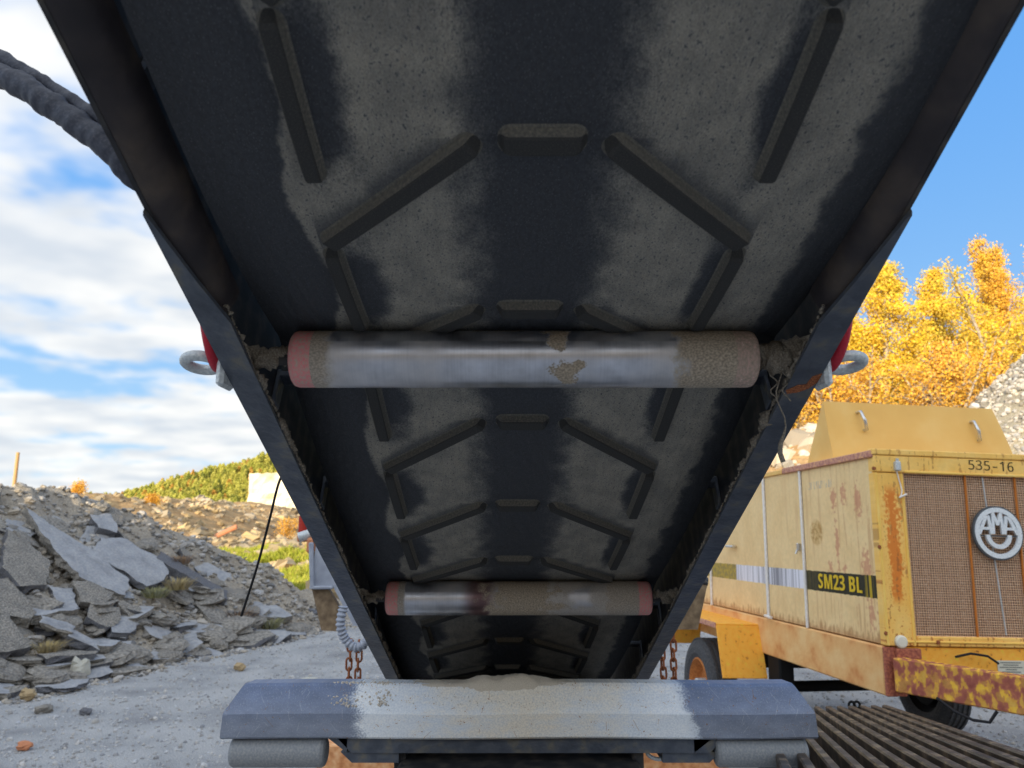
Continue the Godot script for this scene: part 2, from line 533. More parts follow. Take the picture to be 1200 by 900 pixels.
func rock(s: int, rings := 7, flat_shade := true, squash := Vector3.ONE) -> B:
	var n := fnl(s, 0.9, 3)
	var n2 := fnl(s + 3, 0.5, 1, FastNoiseLite.TYPE_CELLULAR)
	var b := B.new()
	if flat_shade:
		b.flat()
	else:
		b.round_()
	var seg := rings + 3
	var g := []
	for j in rings + 1:
		var row := []
		for i in seg:
			var th := PI * j / rings
			var ph := TAU * (i + 0.37 * sin(j * 2.1 + s)) / seg
			var v := Vector3(sin(th) * cos(ph), cos(th), sin(th) * sin(ph))
			if j == 0 or j == rings:
				v = Vector3(0, cos(th), 0)
			var r := 1.0 + 0.42 * n.get_noise_3d(v.x, v.y, v.z) + 0.3 * n2.get_noise_3d(v.x, v.y, v.z)
			row.append(v * r * squash)
		g.append(row)
	for j in rings:
		for i in seg:
			var i2 := (i + 1) % seg
			b.quad(g[j][i], g[j][i2], g[j + 1][i2], g[j + 1][i], g[j][i] + g[j][i2] + g[j + 1][i] + g[j + 1][i2])
	return b

func scatter(n: String, label: String, category: String, mesh: Mesh, xf: Array, col: Array) -> MultiMeshInstance3D:
	var mm := MultiMesh.new()
	mm.transform_format = MultiMesh.TRANSFORM_3D
	mm.use_colors = true
	mm.mesh = mesh
	mm.instance_count = xf.size()
	for i in xf.size():
		mm.set_instance_transform(i, xf[i])
		mm.set_instance_color(i, col[i])
	var o := MultiMeshInstance3D.new()
	o.name = numbered(n)
	o.multimesh = mm
	add_child(o)
	tag(o, label, category, "", "stuff")
	return o

func turned(p: Vector3, s: Vector3) -> Transform3D:
	var q := Basis.from_euler(Vector3(rng.randf_range(-0.5, 0.5), rng.randf() * TAU, rng.randf_range(-0.5, 0.5)))
	return Transform3D(q * Basis.from_scale(s), p)

func grey(lo: float, hi: float, warm := 0.0) -> Color:
	var v := rng.randf_range(lo, hi)
	return Color(v * (1.0 + warm), v, v * (1.0 - warm * 1.4))

func build_ground():
	var b := B.new()
	b.flat()
	b.quad(Vector3(-2500, 0, -2500), Vector3(2500, 0, -2500), Vector3(2500, 0, 400), Vector3(-2500, 0, 400), Vector3.UP)
	setting("ground", b, M.gravel, "grey crushed gravel ground of the yard")
	var xf := []
	var col := []
	for i in 26000:
		var t := pow(rng.randf(), 1.3)
		var z := -lerpf(2.6, 17.0, t)
		var x := z * -1.0 * rng.randf_range(-0.75, 0.75)
		if mound(x, z) > 0.0:
			continue
		var s := rng.randf_range(0.006, 0.016) * (1.0 + 1.2 * pow(rng.randf(), 6.0))
		xf.append(turned(Vector3(x, s * 0.25, z), Vector3(s, s * 0.7, s * rng.randf_range(0.7, 1.3))))
		col.append(grey(0.30, 0.56, rng.randf_range(-0.03, 0.05)))
	scatter("gravel", "small grey gravel stones strewn over the yard", "gravel", rock(4, 3).done(M.stone_tint), xf, col)

func build_hills():
	var n := fnl(31, 0.02, 4)
	setting("forested_hill", field(hill, -420, 420, -190, -820, 90, 60, n, 5.0), M.hill_soil, "hillside under the forest beyond the yard")
	setting("quarry_hill", field(behind, -175, 175, 13, 130, 110, 40, fnl(8, 0.05, 4), 0.7, 0.2), M.bank_soil, "rocky hill behind the camera that shades the yard")
	setting("rubble_bank", field(bank_left, -60, 6, -15, -115, 150, 150, fnl(12, 0.13, 5), 0.6, 0.14), M.bank_soil, "sunlit tan bank of rubble left beyond the yard")
	# stones on that bank
	var xf := []
	var col := []
	for i in 2300:
		var z := -lerpf(16.5, 62.0, pow(rng.randf(), 1.5))
		var x := rng.randf_range(-0.72, -0.2) * -z
		var s := rng.randf_range(0.06, 0.17) * (1.0 + 1.8 * pow(rng.randf(), 5.0)) * (1.0 + 0.012 * -z)
		var k := fnl_bank.get_noise_2d(x, z)
		xf.append(turned(Vector3(x, bank_left(x, z) + 0.6 * k * clampf(bank_left(x, z) * 2.0 + 0.4, 0, 1), z), Vector3(s, s * 0.65, s * rng.randf_range(0.7, 1.5))))
		col.append(grey(0.24, 0.44, rng.randf_range(0.18, 0.34)))
	scatter("bank_stones", "tan and grey stones covering the sunlit rubble bank", "stones", rock(9, 4).done(M.stone_tint), xf, col)
	# grass on the foot of the bank
	var gx := []
	var gc := []
	for i in 5200:
		var z := -rng.randf_range(18.5, 31.0)
		var x := rng.randf_range(-0.372, -0.235) * -z + rng.randf_range(-0.4, 0.4)
		if fnl_bank.get_noise_2d(x * 2.0, z * 1.4 + 9.0) < -0.02:
			continue
		var k := fnl_bank.get_noise_2d(x, z)
		var s := rng.randf_range(0.6, 1.3)
		gx.append(Transform3D(Basis.from_euler(Vector3(0, rng.randf() * TAU, 0)) * Basis.from_scale(Vector3(s, s, s)), Vector3(x, bank_left(x, z) + 0.6 * k * clampf(bank_left(x, z) * 2.0 + 0.4, 0, 1), z)))
		gc.append(Color(0.40, 0.46, 0.05).lerp(Color(0.60, 0.48, 0.14), rng.randf() * rng.randf()))
	scatter("grass", "bright green grass patch growing at the foot of the bank", "grass", tuft(3, 0.28, 9).done(M.grass_blade), gx, gc)
	# the wood on the hill
	var kinds := []
	for k in 3:
		kinds.append(far_tree(60 + k))
	for k in 3:
		var tx := []
		var tc := []
		for i in 5200:
			var z := -rng.randf_range(215.0, 430.0)
			var x := rng.randf_range(-0.66, 0.1) * -z
			var y := hill(x, z) + 5.0 * n.get_noise_2d(x, z)
			if y < 1.0:
				continue
			var s := rng.randf_range(1.5, 2.9)
			tx.append(Transform3D(Basis.from_euler(Vector3(0, rng.randf() * TAU, 0)) * Basis.from_scale(Vector3(s, s * rng.randf_range(0.9, 1.5), s)), Vector3(x, y - 0.3, z)))
			var c := Color(0.38, 0.39, 0.07).lerp(Color(0.60, 0.55, 0.14), rng.randf())
			if k == 0 and rng.randf() < 0.4:
				c = Color(0.21, 0.24, 0.06)
			if rng.randf() < 0.07:
				c = Color(0.58, 0.34, 0.08)
			tc.append(c)
		scatter("forest", ["dense green wood covering the far hillside", "lighter green trees mixed through the hillside wood", "bushy trees mixed through the hillside wood"][k], "forest", kinds[k], tx, tc)
	var w := B.new()
	w.flat()
	var wn := fnl(71, 0.22, 4)
	var g := []
	for j in 13:
		var row := []
		for i in 21:
			var x := -43.0 + i * 0.72
			var y := 0.4 + j * 0.82 * (1.0 + 0.004 * i) + 0.25 * wn.get_noise_2d(i * 2.0, 5.0)
			row.append(Vector3(x, y, -121.0 + 1.4 * wn.get_noise_2d(x, y * 1.3) - 0.12 * j))
		g.append(row)
	for j in 12:
		for i in 20:
			w.quad(g[j][i], g[j][i + 1], g[j + 1][i + 1], g[j + 1][i], Vector3.BACK)
	for i in 20:
		w.quad(g[12][i], g[12][i + 1], g[12][i + 1] + Vector3(0, -0.3, -4), g[12][i] + Vector3(0, -0.3, -4), Vector3.UP)
	for j in 12:
		w.quad(g[j][0], g[j + 1][0], g[j + 1][0] + Vector3(0, 0, -4), g[j][0] + Vector3(0, 0, -4), Vector3.LEFT)
	tag(part("rock_wall", w, M.pale_wall, self), "pale sunlit rock wall standing below the forested hill", "wall")

var fnl_bank := fnl(12, 0.13, 5)

func tuft(s: int, h: float, n: int, spread := 0.16) -> B:
	var r := RandomNumberGenerator.new()
	r.seed = s
	var b := B.new()
	b.flat()
	for i in n:
		var a := r.randf() * TAU
		var o := Vector3(cos(a), 0, sin(a))
		var p := o * r.randf() * spread * 0.6
		var q := p + o * r.randf_range(0.05, 1.0) * spread + Vector3(0, h * r.randf_range(0.6, 1.1), 0)
		var m := (p + q) * 0.5 + Vector3(0, h * 0.15, 0)
		var side := Vector3(-o.z, 0, o.x) * h * 0.06
		b.quad(p - side, p + side, m + side * 0.8, m - side * 0.8, o)
		b.tri(m - side * 0.8, m + side * 0.8, q, o)
	return b

func far_tree(s: int) -> ArrayMesh:
	var r := RandomNumberGenerator.new()
	r.seed = s
	var b := B.new()
	b.flat()
	for i in 230:
		var y := pow(r.randf(), 0.8)
		var rad := (0.62 if s == 62 else 0.48) * sqrt(maxf(0.02, 1.0 - y)) * r.randf_range(0.55, 1.05) + 0.03
		var a := r.randf() * TAU
		var p := Vector3(cos(a) * rad, 0.15 + y * 1.25, sin(a) * rad)
		var d := Vector3(r.randfn(), r.randfn(), r.randfn()).normalized()
		var e := d.cross(Vector3(r.randfn(), r.randfn(), r.randfn())).normalized()
		var sz := r.randf_range(0.045, 0.12)
		b.quad(p - d * sz, p + e * sz * 0.7, p + d * sz, p - e * sz * 0.7, d.cross(e))
	b.tube([Vector3(0, -0.2, 0), Vector3(0, 1.0, 0)], [0.04, 0.015], 5, false)
	return b.done(M.far_leaf)

func build_right_bank():
	setting("wooded_bank", field(bank_right, -4, 70, -9, -75, 130, 110, fnl(14, 0.25, 5), 0.5, 0.12), M.bank_soil, "sunlit bank rising behind the yellow trailer")
	var cn := fnl(15, 0.5, 5)
	var b := field(cone, 3.1, 22.3, -23.6, -4.2, 110, 110, cn, 0.28, 0.05)
	var o := thing("gravel_heap", "steep heap of pale crushed stone at right behind the trailer", "gravel heap", Vector3.ZERO)
	part("heap", b, M.scree, o)
	var xf := []
	var col := []
	for i in 15000:
		var a := rng.randf_range(PI * 0.45, PI * 1.25)
		var d := 8.0 * sqrt(rng.randf())
		var x := 12.75 + cos(a) * d
		var z := -14.0 + sin(a) * d
		var s := rng.randf_range(0.03, 0.065) * (1.0 + 1.0 * pow(rng.randf(), 5.0))
		xf.append(turned(Vector3(x, cone(x, z) + 0.28 * cn.get_noise_2d(x, z) + 0.01, z), Vector3(s, s * 0.75, s * rng.randf_range(0.8, 1.3))))
		col.append(grey(0.22, 0.58, rng.randf_range(0.02, 0.12)))
	var mm := scatter("stones", "", "", rock(17, 3).done(M.stone_tint), xf, col)
	mm.remove_meta("label")
	remove_child(mm)
	o.add_child(mm)
	xf = []
	col = []
	var bn := fnl(14, 0.25, 5)
	for i in 2200:
		var z := -rng.randf_range(10.5, 19.0)
		var x := rng.randf_range(2.5, 13.0)
		var y := bank_right(x, z)
		if y < 0.0:
			continue
		var s := rng.randf_range(0.05, 0.16) * (1.0 + 2.5 * pow(rng.randf(), 6.0))
		xf.append(turned(Vector3(x, y + 0.5 * bn.get_noise_2d(x, z) * clampf(y * 2.0 + 0.4, 0, 1), z), Vector3(s, s * 0.7, s * rng.randf_range(0.8, 1.3))))
		col.append(grey(0.26, 0.56, rng.randf_range(0.04, 0.18)))
	scatter("bank_stones", "pale stones on the slope behind the yellow trailer", "stones", rock(19, 4).done(M.stone_tint), xf, col)
	var r := part("boulder", rock(23, 7).done(M.tan_stone), null, self)
	r.position = Vector3(6.0, 3.32, -12.4)
	r.scale = Vector3(0.2, 0.16, 0.18)
	tag(r, "round tan boulder on the slope above the trailer hood", "boulder")

# ------------------------------------------------------------------ trees
func leaf_mesh(pts: PackedVector3Array, cols: PackedColorArray, sizes: PackedFloat32Array, r: RandomNumberGenerator) -> ArrayMesh:
	var v := PackedVector3Array()
	var nn := PackedVector3Array()
	var c := PackedColorArray()
	var ix := PackedInt32Array()
	for i in pts.size():
		var d := Vector3(r.randfn(), r.randfn() - 0.5, r.randfn()).normalized()
		var e := d.cross(Vector3(r.randfn(), r.randfn(), r.randfn())).normalized()
		var f := d.cross(e)
		var s := sizes[i]
		var k := v.size()
		for q in [-d * s, e * s * 0.55 - d * s * 0.1, d * s, -e * s * 0.55 - d * s * 0.1]:
			v.append(pts[i] + q)
			nn.append(f)
			c.append(cols[i])
		ix.append_array([k, k + 1, k + 2, k, k + 2, k + 3])
	var a := []
	a.resize(Mesh.ARRAY_MAX)
	a[Mesh.ARRAY_VERTEX] = v
	a[Mesh.ARRAY_NORMAL] = nn
	a[Mesh.ARRAY_COLOR] = c
	a[Mesh.ARRAY_INDEX] = ix
	var m := ArrayMesh.new()
	m.add_surface_from_arrays(Mesh.PRIMITIVE_TRIANGLES, a)
	m.surface_set_material(0, M.leaf)
	return m

func birch(s: int, h: float, wide: float, orange: float, leaves: int, at: Vector3, label: String, n := "birch_tree", category := "tree", group := "golden birches on the bank"):
	var r := RandomNumberGenerator.new()
	r.seed = s
	var o := thing(n, label, category, at, group)
	var b := B.new()
	var pts := PackedVector3Array()
	var cols := PackedColorArray()
	var sizes := PackedFloat32Array()
	var twigs := []
	var stems := 1 if h > 5.0 else 4
	for q in stems:
		var lean := Vector3(r.randf_range(-0.12, 0.12), 1, r.randf_range(-0.12, 0.12)) if stems == 1 else Vector3(r.randf_range(-0.5, 0.5), 1, r.randf_range(-0.5, 0.5))
		var trunk := []
		var rad := []
		var p := Vector3.ZERO
		for i in 9:
			trunk.append(p)
			rad.append((0.012 * h + 0.02) * (1.0 - i / 9.0) + 0.008)
			p += (lean + Vector3(r.randf_range(-0.12, 0.12), 0, r.randf_range(-0.12, 0.12))) * h / 8.5
		b.tube(trunk, rad, 7)
		var limbs := int(h * 6.0)
		for i in limbs:
			var t := lerpf(0.12, 0.98, float(i) / limbs)
			var k := t * 8.0
			var base: Vector3 = trunk[int(k)].lerp(trunk[mini(int(k) + 1, 8)], k - int(k))
			var a := r.randf() * TAU
			var len := wide * (0.05 + 1.1 * pow(1.0 - t, 0.95)) * r.randf_range(0.6, 1.15) * minf(1.0, 0.35 + t * 3.0)
			var d := Vector3(cos(a), r.randf_range(0.7, 1.7), sin(a)).normalized()
			var tip := base + d * len + Vector3(0, -0.05 * len, 0)
			var mid := (base + tip) * 0.5 + Vector3(0, 0.08 * len, 0)
			b.tube([base, mid, tip], [0.012 + 0.012 * len * (1 - t), 0.012, 0.005], 4, false)
			for w in 2 + int(8.0 * len / wide):
				var f := r.randf_range(0.3, 1.05)
				var s0 := base.lerp(tip, f)
				var e := s0 + Vector3(r.randfn(), r.randfn() * 0.8 + 0.15, r.randfn()) * 0.27 * len
				b.tube([s0, e], [0.008, 0.004], 3, false)
				twigs.append([s0, e, r.randf()])
	for i in leaves:
		var tw = twigs[r.randi() % twigs.size()]
		if tw[2] < 0.2:
			continue
		var p: Vector3 = tw[0].lerp(tw[1], r.randf_range(0.1, 1.25)) + Vector3(r.randfn(), r.randfn(), r.randfn()) * 0.11
		pts.append(p)
		var g: float = tw[2]
		var c := Color(0.93, 0.70, 0.055).lerp(Color(0.92, 0.50, 0.07), clampf(orange + 0.8 * (g - 0.5), 0, 1))
		c = c.lerp(Color(0.55, 0.56, 0.07), clampf((g - 0.78) * 5.0, 0.0, 0.65) * (1.0 - orange))
		c = c.lerp(Color(0.66, 0.42, 0.22), 0.55 * r.randf() * r.randf())
		cols.append(c * r.randf_range(0.8, 1.05))
		sizes.append(r.randf_range(0.026, 0.052))
	part("trunk", b, M.birch_bark, o)
	part("crown", leaf_mesh(pts, cols, sizes, r), null, o)

func build_trees():
	var t := [
		[14.7, -22.4, 10.4 - 5.2, 1.5, 0.75, 15000, "tall orange birch with a pointed crown above the trailer hood"],
		[15.9, -22.6, 10.9 - 5.2, 1.6, 0.7, 16000, "tallest orange birch at right on the bank beside the stone heap"],
		[12.2, -21.0, 4.6, 1.8, 0.2, 17000, "golden birch standing left of the two tall orange birches"],
		[17.6, -23.0, 5.4, 1.9, 0.55, 16000, "orange birch rooted right of the tallest birch, partly out of the picture"],
		[10.3, -20.4, 4.5, 1.9, 0.1, 17000, "bright yellow birch growing behind the left end of the trailer hood"],
		[8.9, -21.0, 4.8, 1.8, 0.15, 16000, "yellow birch beside the right edge of the conveyor, leftmost in view"],
		[13.4, -19.6, 3.9, 1.7, 0.15, 15000, "low yellow birch in front of the tall orange birches"],
		[16.6, -20.0, 4.2, 1.6, 0.5, 14000, "low orange birch behind the crest of the stone heap"],
		[7.2, -22.5, 4.6, 1.7, 0.25, 11000, "golden birch half hidden behind the conveyor rail"],
		[19.6, -24.5, 6.0, 2.0, 0.4, 11000, "golden birch at the far right end of the row"],
		[11.3, -24.0, 5.6, 2.0, 0.6, 14000, "thin pale orange birch in the back row"],
		[5.4, -24.0, 5.0, 1.8, 0.3, 8000, "golden birch hidden deepest behind the conveyor"],
	]
	for k in t.size():
		var a = t[k]
		birch(100 + k, a[2] * 1.26, a[3] * 1.05, a[4] * 0.75, int(a[5] * 1.7), Vector3(a[0], bank_right(a[0], a[1]) - 0.15, a[1]), a[6])
	for k in 14:
		var x := 6.2 + k * 0.86 + rng.randf_range(-0.3, 0.3)
		var z := -18.2 + rng.randf_range(-1.0, 1.0)
		birch(200 + k, rng.randf_range(1.9, 2.9), 1.1, rng.randf_range(0.2, 0.8), 6500, Vector3(x, bank_right(x, z) - 0.1, z), "low yellow and orange shrub at the foot of the birches, " + ["leftmost", "second", "third", "fourth", "fifth", "sixth", "seventh", "eighth", "ninth", "tenth", "eleventh", "twelfth", "thirteenth", "rightmost"][k] + (" of the row" if k % 13 == 0 else " from the left"), "shrub", "shrub", "shrubs under the golden birches")
	# autumn shrubs at left, on the rubble bank
	var s := [[-22.6, -39.0, 0.9, "round orange shrub on the skyline above the rubble heap"], [-24.6, -42.0, 0.6, "small orange shrub on the skyline left of the round one"], [-19.6, -41.0, 0.7, "small tan shrub on the skyline where the wood begins"], [-14.0, -47.0, 1.5, "tallest orange bush beside the pale rock wall"]]
	for k in s.size():
		var a = s[k]
		birch(300 + k, a[2], a[2] * 0.5, 0.85, 3000, Vector3(a[0], bank_left(a[0], a[1]) + 0.6 * fnl_bank.get_noise_2d(a[0], a[1]) - 0.1, a[1]), a[3], "autumn_bush", "bush", "autumn bushes on the rubble bank")

# ------------------------------------------------------------------ rubble heap
func slab_mesh(poly: PackedVector2Array, thick: float, s: int, top: Material, side: Material) -> ArrayMesh:
	# an irregular plate lying in xz, its upper face near y = 0
	var r := RandomNumberGenerator.new()
	r.seed = s
	var edge := PackedVector2Array()
	for i in poly.size():
		var a := poly[i]
		var b := poly[(i + 1) % poly.size()]
		var n := maxi(2, int(a.distance_to(b) / 0.07))
		for k in n:
			var p := a.lerp(b, float(k) / n)
			var d := (b - a).orthogonal().normalized()
			edge.append(p + d * r.randf_range(-0.018, 0.018))
	var c := Vector2.ZERO
	for p in edge:
		c += p
	c /= edge.size()
	var n := edge.size()
	var bt := B.new()
	bt.flat()
	var bs := B.new()
	bs.flat()
	var hn := fnl(s, 3.0, 3)
	var ring := []
	for f in [0.45, 0.8, 1.0]:
		var row := []
		for p in edge:
			var q := c.lerp(p, f)
			row.append(Vector3(q.x, 0.018 * hn.get_noise_2d(q.x, q.y) - (0.012 * r.randf() if f == 1.0 else 0.0), q.y))
		ring.append(row)
	var low := []
	for k in 2:
		var row := []
		for p in edge:
			var q := p + (p - c).normalized() * r.randf_range(-0.03, 0.015) * (k + 1)
			row.append(Vector3(q.x, -thick * (0.45 if k == 0 else 1.0) * r.randf_range(0.85, 1.1), q.y))
		low.append(row)
	for i in n:
		var j := (i + 1) % n
		bt.tri(Vector3(c.x, 0, c.y), ring[0][i], ring[0][j], Vector3.UP)
		for k in 2:
			bt.quad(ring[k][i], ring[k][j], ring[k + 1][j], ring[k + 1][i], Vector3.UP)
		var o := Vector3(edge[i].x + edge[j].x - 2 * c.x, 0, edge[i].y + edge[j].y - 2 * c.y)
		bs.quad(ring[2][i], ring[2][j], low[0][j], low[0][i], o)
		bs.quad(low[0][i], low[0][j], low[1][j], low[1][i], o)
		bs.tri(Vector3(c.x, -thick, c.y), low[1][i], low[1][j], Vector3.DOWN)
	bt.st.generate_normals()
	bt.st.set_material(top)
	bs.st.generate_normals()
	bs.st.set_material(side)
	return bs.st.commit(bt.st.commit())

func laid_slab(corners: Array, lift: float, thick: float, s: int, top: Material, side: Material, label: String, tilt := Vector3.ZERO):
	var c := Vector3.ZERO
	for p in corners:
		c += p
	c /= corners.size()
	var nrm := Vector3.ZERO
	for i in corners.size():
		nrm += (corners[i] - c).cross(corners[(i + 1) % corners.size()] - c)
	nrm = nrm.normalized()
	if nrm.y < 0:
		nrm = -nrm
	nrm = (nrm + tilt).normalized()
	var x := Vector3(1, 0, 0).slide(nrm).normalized()
	var basis := Basis(x, nrm, x.cross(nrm))
	var poly := PackedVector2Array()
	for p in corners:
		var q: Vector3 = basis.inverse() * (p - c)
		poly.append(Vector2(q.x, q.z))
	var o := part("asphalt_slab", slab_mesh(poly, thick, s, top, side), null, self)
	o.transform = Transform3D(basis, c + nrm * lift)
	tag(o, label, "asphalt slab", "broken asphalt slabs of the rubble heap")

func build_rubble():
	var n := fnl(41, 0.9, 5)
	setting("rubble_mound", field(mound, -14, -2.6, -14.2, -3.0, 150, 150, n, 0.22, 0.06), M.rubble_soil, "grey mound of soil and rubble under the broken slabs")
	var V := [
		["smooth grey slab, the longest, sloping down the middle of the heap", 0.16, 0.10, M.asphalt_top, [Vector3(-6.29, 1.64, -9.63), Vector3(-5.86, 1.36, -9.65), Vector3(-5.48, 1.12, -9.75), Vector3(-4.91, 0.73, -9.70), Vector3(-4.77, 0.57, -9.35), Vector3(-5.21, 0.80, -9.10), Vector3(-5.64, 1.14, -9.25), Vector3(-5.94, 1.36, -9.40)]],
		["broad smooth slab behind the longest one, near the top", 0.15, 0.10, M.asphalt_top, [Vector3(-5.54, 1.26, -10.11), Vector3(-5.43, 1.26, -10.40), Vector3(-4.99, 1.01, -10.57), Vector3(-4.73, 0.80, -10.43), Vector3(-4.67, 0.70, -10.14), Vector3(-4.73, 0.66, -9.81), Vector3(-5.03, 0.85, -9.78), Vector3(-5.41, 1.07, -9.67)]],
		["large cracked rough slab at the left edge, halfway up", 0.17, 0.14, M.asphalt_rough, [Vector3(-6.08, 1.35, -9.0), Vector3(-5.93, 1.27, -9.08), Vector3(-5.62, 1.05, -9.02), Vector3(-5.52, 0.98, -8.99), Vector3(-5.31, 0.76, -8.64), Vector3(-5.41, 0.75, -8.31), Vector3(-5.66, 0.95, -8.37)]],
		["rough slab at the left edge under the cracked one", 0.15, 0.12, M.asphalt_rough, [Vector3(-5.66, 0.87, -8.15), Vector3(-5.56, 0.85, -8.37), Vector3(-5.09, 0.50, -8.19), Vector3(-5.07, 0.47, -8.07), Vector3(-5.22, 0.52, -7.9), Vector3(-5.35, 0.57, -7.77)]],
		["rough pale slab, lowest of the three at the left edge", 0.16, 0.12, M.asphalt_rough, [Vector3(-5.33, 0.54, -7.68), Vector3(-5.22, 0.52, -7.9), Vector3(-4.84, 0.23, -7.73), Vector3(-4.9, 0.21, -7.48), Vector3(-5.0, 0.23, -7.28)]],
		["small smooth bluish slab below the longest slab", 0.12, 0.09, M.asphalt_top, [Vector3(-5.29, 0.75, -8.69), Vector3(-5.17, 0.73, -8.93), Vector3(-4.96, 0.54, -8.72), Vector3(-5.03, 0.55, -8.54)]],
		["rough grey slab in the middle, right of the bluish one", 0.16, 0.13, M.asphalt_rough, [Vector3(-5.21, 0.77, -8.99), Vector3(-5.14, 0.77, -9.17), Vector3(-4.87, 0.62, -9.27), Vector3(-4.79, 0.5, -8.99), Vector3(-4.97, 0.56, -8.77)]],
		["rough slab overhanging a dark hollow in the middle of the heap", 0.15, 0.12, M.asphalt_rough, [Vector3(-4.9, 0.54, -8.87), Vector3(-4.7, 0.47, -9.11), Vector3(-4.57, 0.34, -8.93), Vector3(-4.6, 0.3, -8.69), Vector3(-4.8, 0.42, -8.63)]],
		["light smooth slab with sharp corners low on the heap", 0.13, 0.07, M.asphalt_top, [Vector3(-4.66, 0.38, -8.86), Vector3(-4.55, 0.38, -9.18), Vector3(-4.44, 0.32, -9.2), Vector3(-4.41, 0.22, -8.85), Vector3(-4.53, 0.26, -8.69)]],
		["long rough slab pointing down to the right", 0.15, 0.10, M.asphalt_rough, [Vector3(-4.83, 0.57, -9.2), Vector3(-4.59, 0.46, -9.36), Vector3(-4.34, 0.26, -9.23), Vector3(-4.49, 0.32, -9.07)]],
		["flat slab bridging a dark gap at the foot, behind the white stone", 0.10, 0.07, M.asphalt_rough, [Vector3(-4.72, 0.19, -7.7), Vector3(-4.49, 0.17, -8.08), Vector3(-4.35, 0.15, -8.16), Vector3(-4.30, 0.14, -8.01), Vector3(-4.56, 0.16, -7.65)]],
		["pale flat slab lying on the gravel in front of the white stone", 0.06, 0.05, M.asphalt_top, [Vector3(-4.09, 0.01, -7.6), Vector3(-4.44, 0.01, -7.72), Vector3(-4.41, 0.01, -7.27), Vector3(-4.18, 0.01, -7.18), Vector3(-4.06, 0.01, -7.31)]],
		["narrow bluish slab lying edge up in the lower heap", 0.16, 0.08, M.asphalt_top, [Vector3(-5.05, 0.47, -8.18), Vector3(-4.78, 0.33, -8.34), Vector3(-4.7, 0.28, -8.21), Vector3(-4.97, 0.41, -8.05)]],
		["narrow dark slab below the bluish one, pointing down right", 0.15, 0.09, M.asphalt_top, [Vector3(-4.77, 0.31, -8.32), Vector3(-4.52, 0.16, -8.4), Vector3(-4.44, 0.12, -8.28), Vector3(-4.73, 0.26, -8.15)]],
		["upright grey slab near the crest of the heap", 0.16, 0.10, M.asphalt_top, [Vector3(-5.88, 1.55, -10.4), Vector3(-5.8, 1.58, -10.75), Vector3(-5.57, 1.4, -10.58), Vector3(-5.5, 1.31, -10.41), Vector3(-5.65, 1.38, -10.25)]],
		["smooth slab at the right foot of the heap above small stones", 0.11, 0.07, M.asphalt_top, [Vector3(-4.47, 0.34, -9.22), Vector3(-4.17, 0.19, -9.43), Vector3(-4.1, 0.09, -9.19), Vector3(-4.3, 0.2, -9.08)]],
		["long dark slab edge along the right shoulder of the heap", 0.14, 0.16, M.asphalt_dark, [Vector3(-5.03, 1.08, -10.76), Vector3(-4.09, 0.5, -10.91), Vector3(-4.0, 0.42, -10.66), Vector3(-4.95, 0.98, -10.5)]],
	]
	for i in V.size():
		laid_slab(V[i][4], V[i][1], V[i][2], 500 + i, V[i][3], M.asphalt_dark if i % 3 else M.asphalt_rough, V[i][0])
	# many smaller plates, alike, over the slope and at its foot
	var kinds := []
	for k in 9:
		var poly := PackedVector2Array()
		var m := 5 + k % 3
		for i in m:
			var a := TAU * (i + rng.randf_range(-0.25, 0.25)) / m
			var rr := rng.randf_range(0.7, 1.15)
			poly.append(Vector2(cos(a) * rr * 0.22, sin(a) * rr * 0.15))
		kinds.append(slab_mesh(poly, rng.randf_range(0.07, 0.12), 600 + k, [M.asphalt_rough, M.asphalt_top, M.asphalt_rough][k % 3], [M.asphalt_dark, M.asphalt_rough][k % 2]))
	for k in 3:
		kinds.append(rock(640 + k, 7, true, Vector3(0.2, 0.09, 0.15)).done(M.asphalt_rough))
	var placed := 0
	while placed < 170:
		var z := rng.randf_range(-11.4, -6.4)
		var d := 3.2 * pow(rng.randf(), 1.7) - 0.15
		var x := -4.68 - (z + 7.2) * 0.342 / 0.94 - d / 0.94
		var h := mound(x, z)
		if h > 1.9 or h < -0.12:
			continue
		var up := Vector3(0.55, 1.0, 0.2).normalized() if h > 0.12 else Vector3(0.1, 1, 0.05).normalized()
		if h < 0.6 and placed % 3:
			up = Vector3(0.12, 1, 0.1).normalized()
		up = (up + Vector3(rng.randfn(), rng.randfn() * 0.2, rng.randfn()) * (0.16 if h > 0.12 else 0.10)).normalized()
		var f := Vector3(rng.randfn(), 0, rng.randfn()).slide(up).normalized()
		var s := rng.randf_range(0.55, 1.35) * (1.45 if h < 0.6 else 1.15)
		var o := part("asphalt_piece", kinds[placed % 12], null, self)
		o.transform = Transform3D(Basis(f, up, f.cross(up)) * Basis.from_scale(Vector3(s, rng.randf_range(0.8, 1.3), s)), Vector3(x, maxf(h, 0.0) + 0.04 + 0.05 * rng.randf(), z))
		tag(o, "small broken piece of grey asphalt lying in the rubble heap", "asphalt piece", "small asphalt pieces of the rubble heap")
		placed += 1
	var xf := []
	var col := []
	for i in 6000:
		var z := rng.randf_range(-12.6, -6.0)
		var d := 3.6 * pow(rng.randf(), 1.1) - 0.5
		var x := -4.68 - (z + 7.2) * 0.342 / 0.94 - d / 0.94
		var h := mound(x, z)
		if h > 1.0 and rng.randf() < 0.2:
			continue
		var s := rng.randf_range(0.012, 0.05) * (1.0 + 1.2 * pow(rng.randf(), 6.0))
		if h < 0.0:
			s *= 0.6
		xf.append(turned(Vector3(x, maxf(h + (0.22 * n.get_noise_2d(x, z) + 0.06 * n.get_noise_2d(x * 6.3 + 50.0, z * 6.3)) * clampf(h * 2.0 + 0.4, 0, 1), 0.0) + s * 0.2, z), Vector3(s, s * 0.6, s * rng.randf_range(0.8, 1.4))))
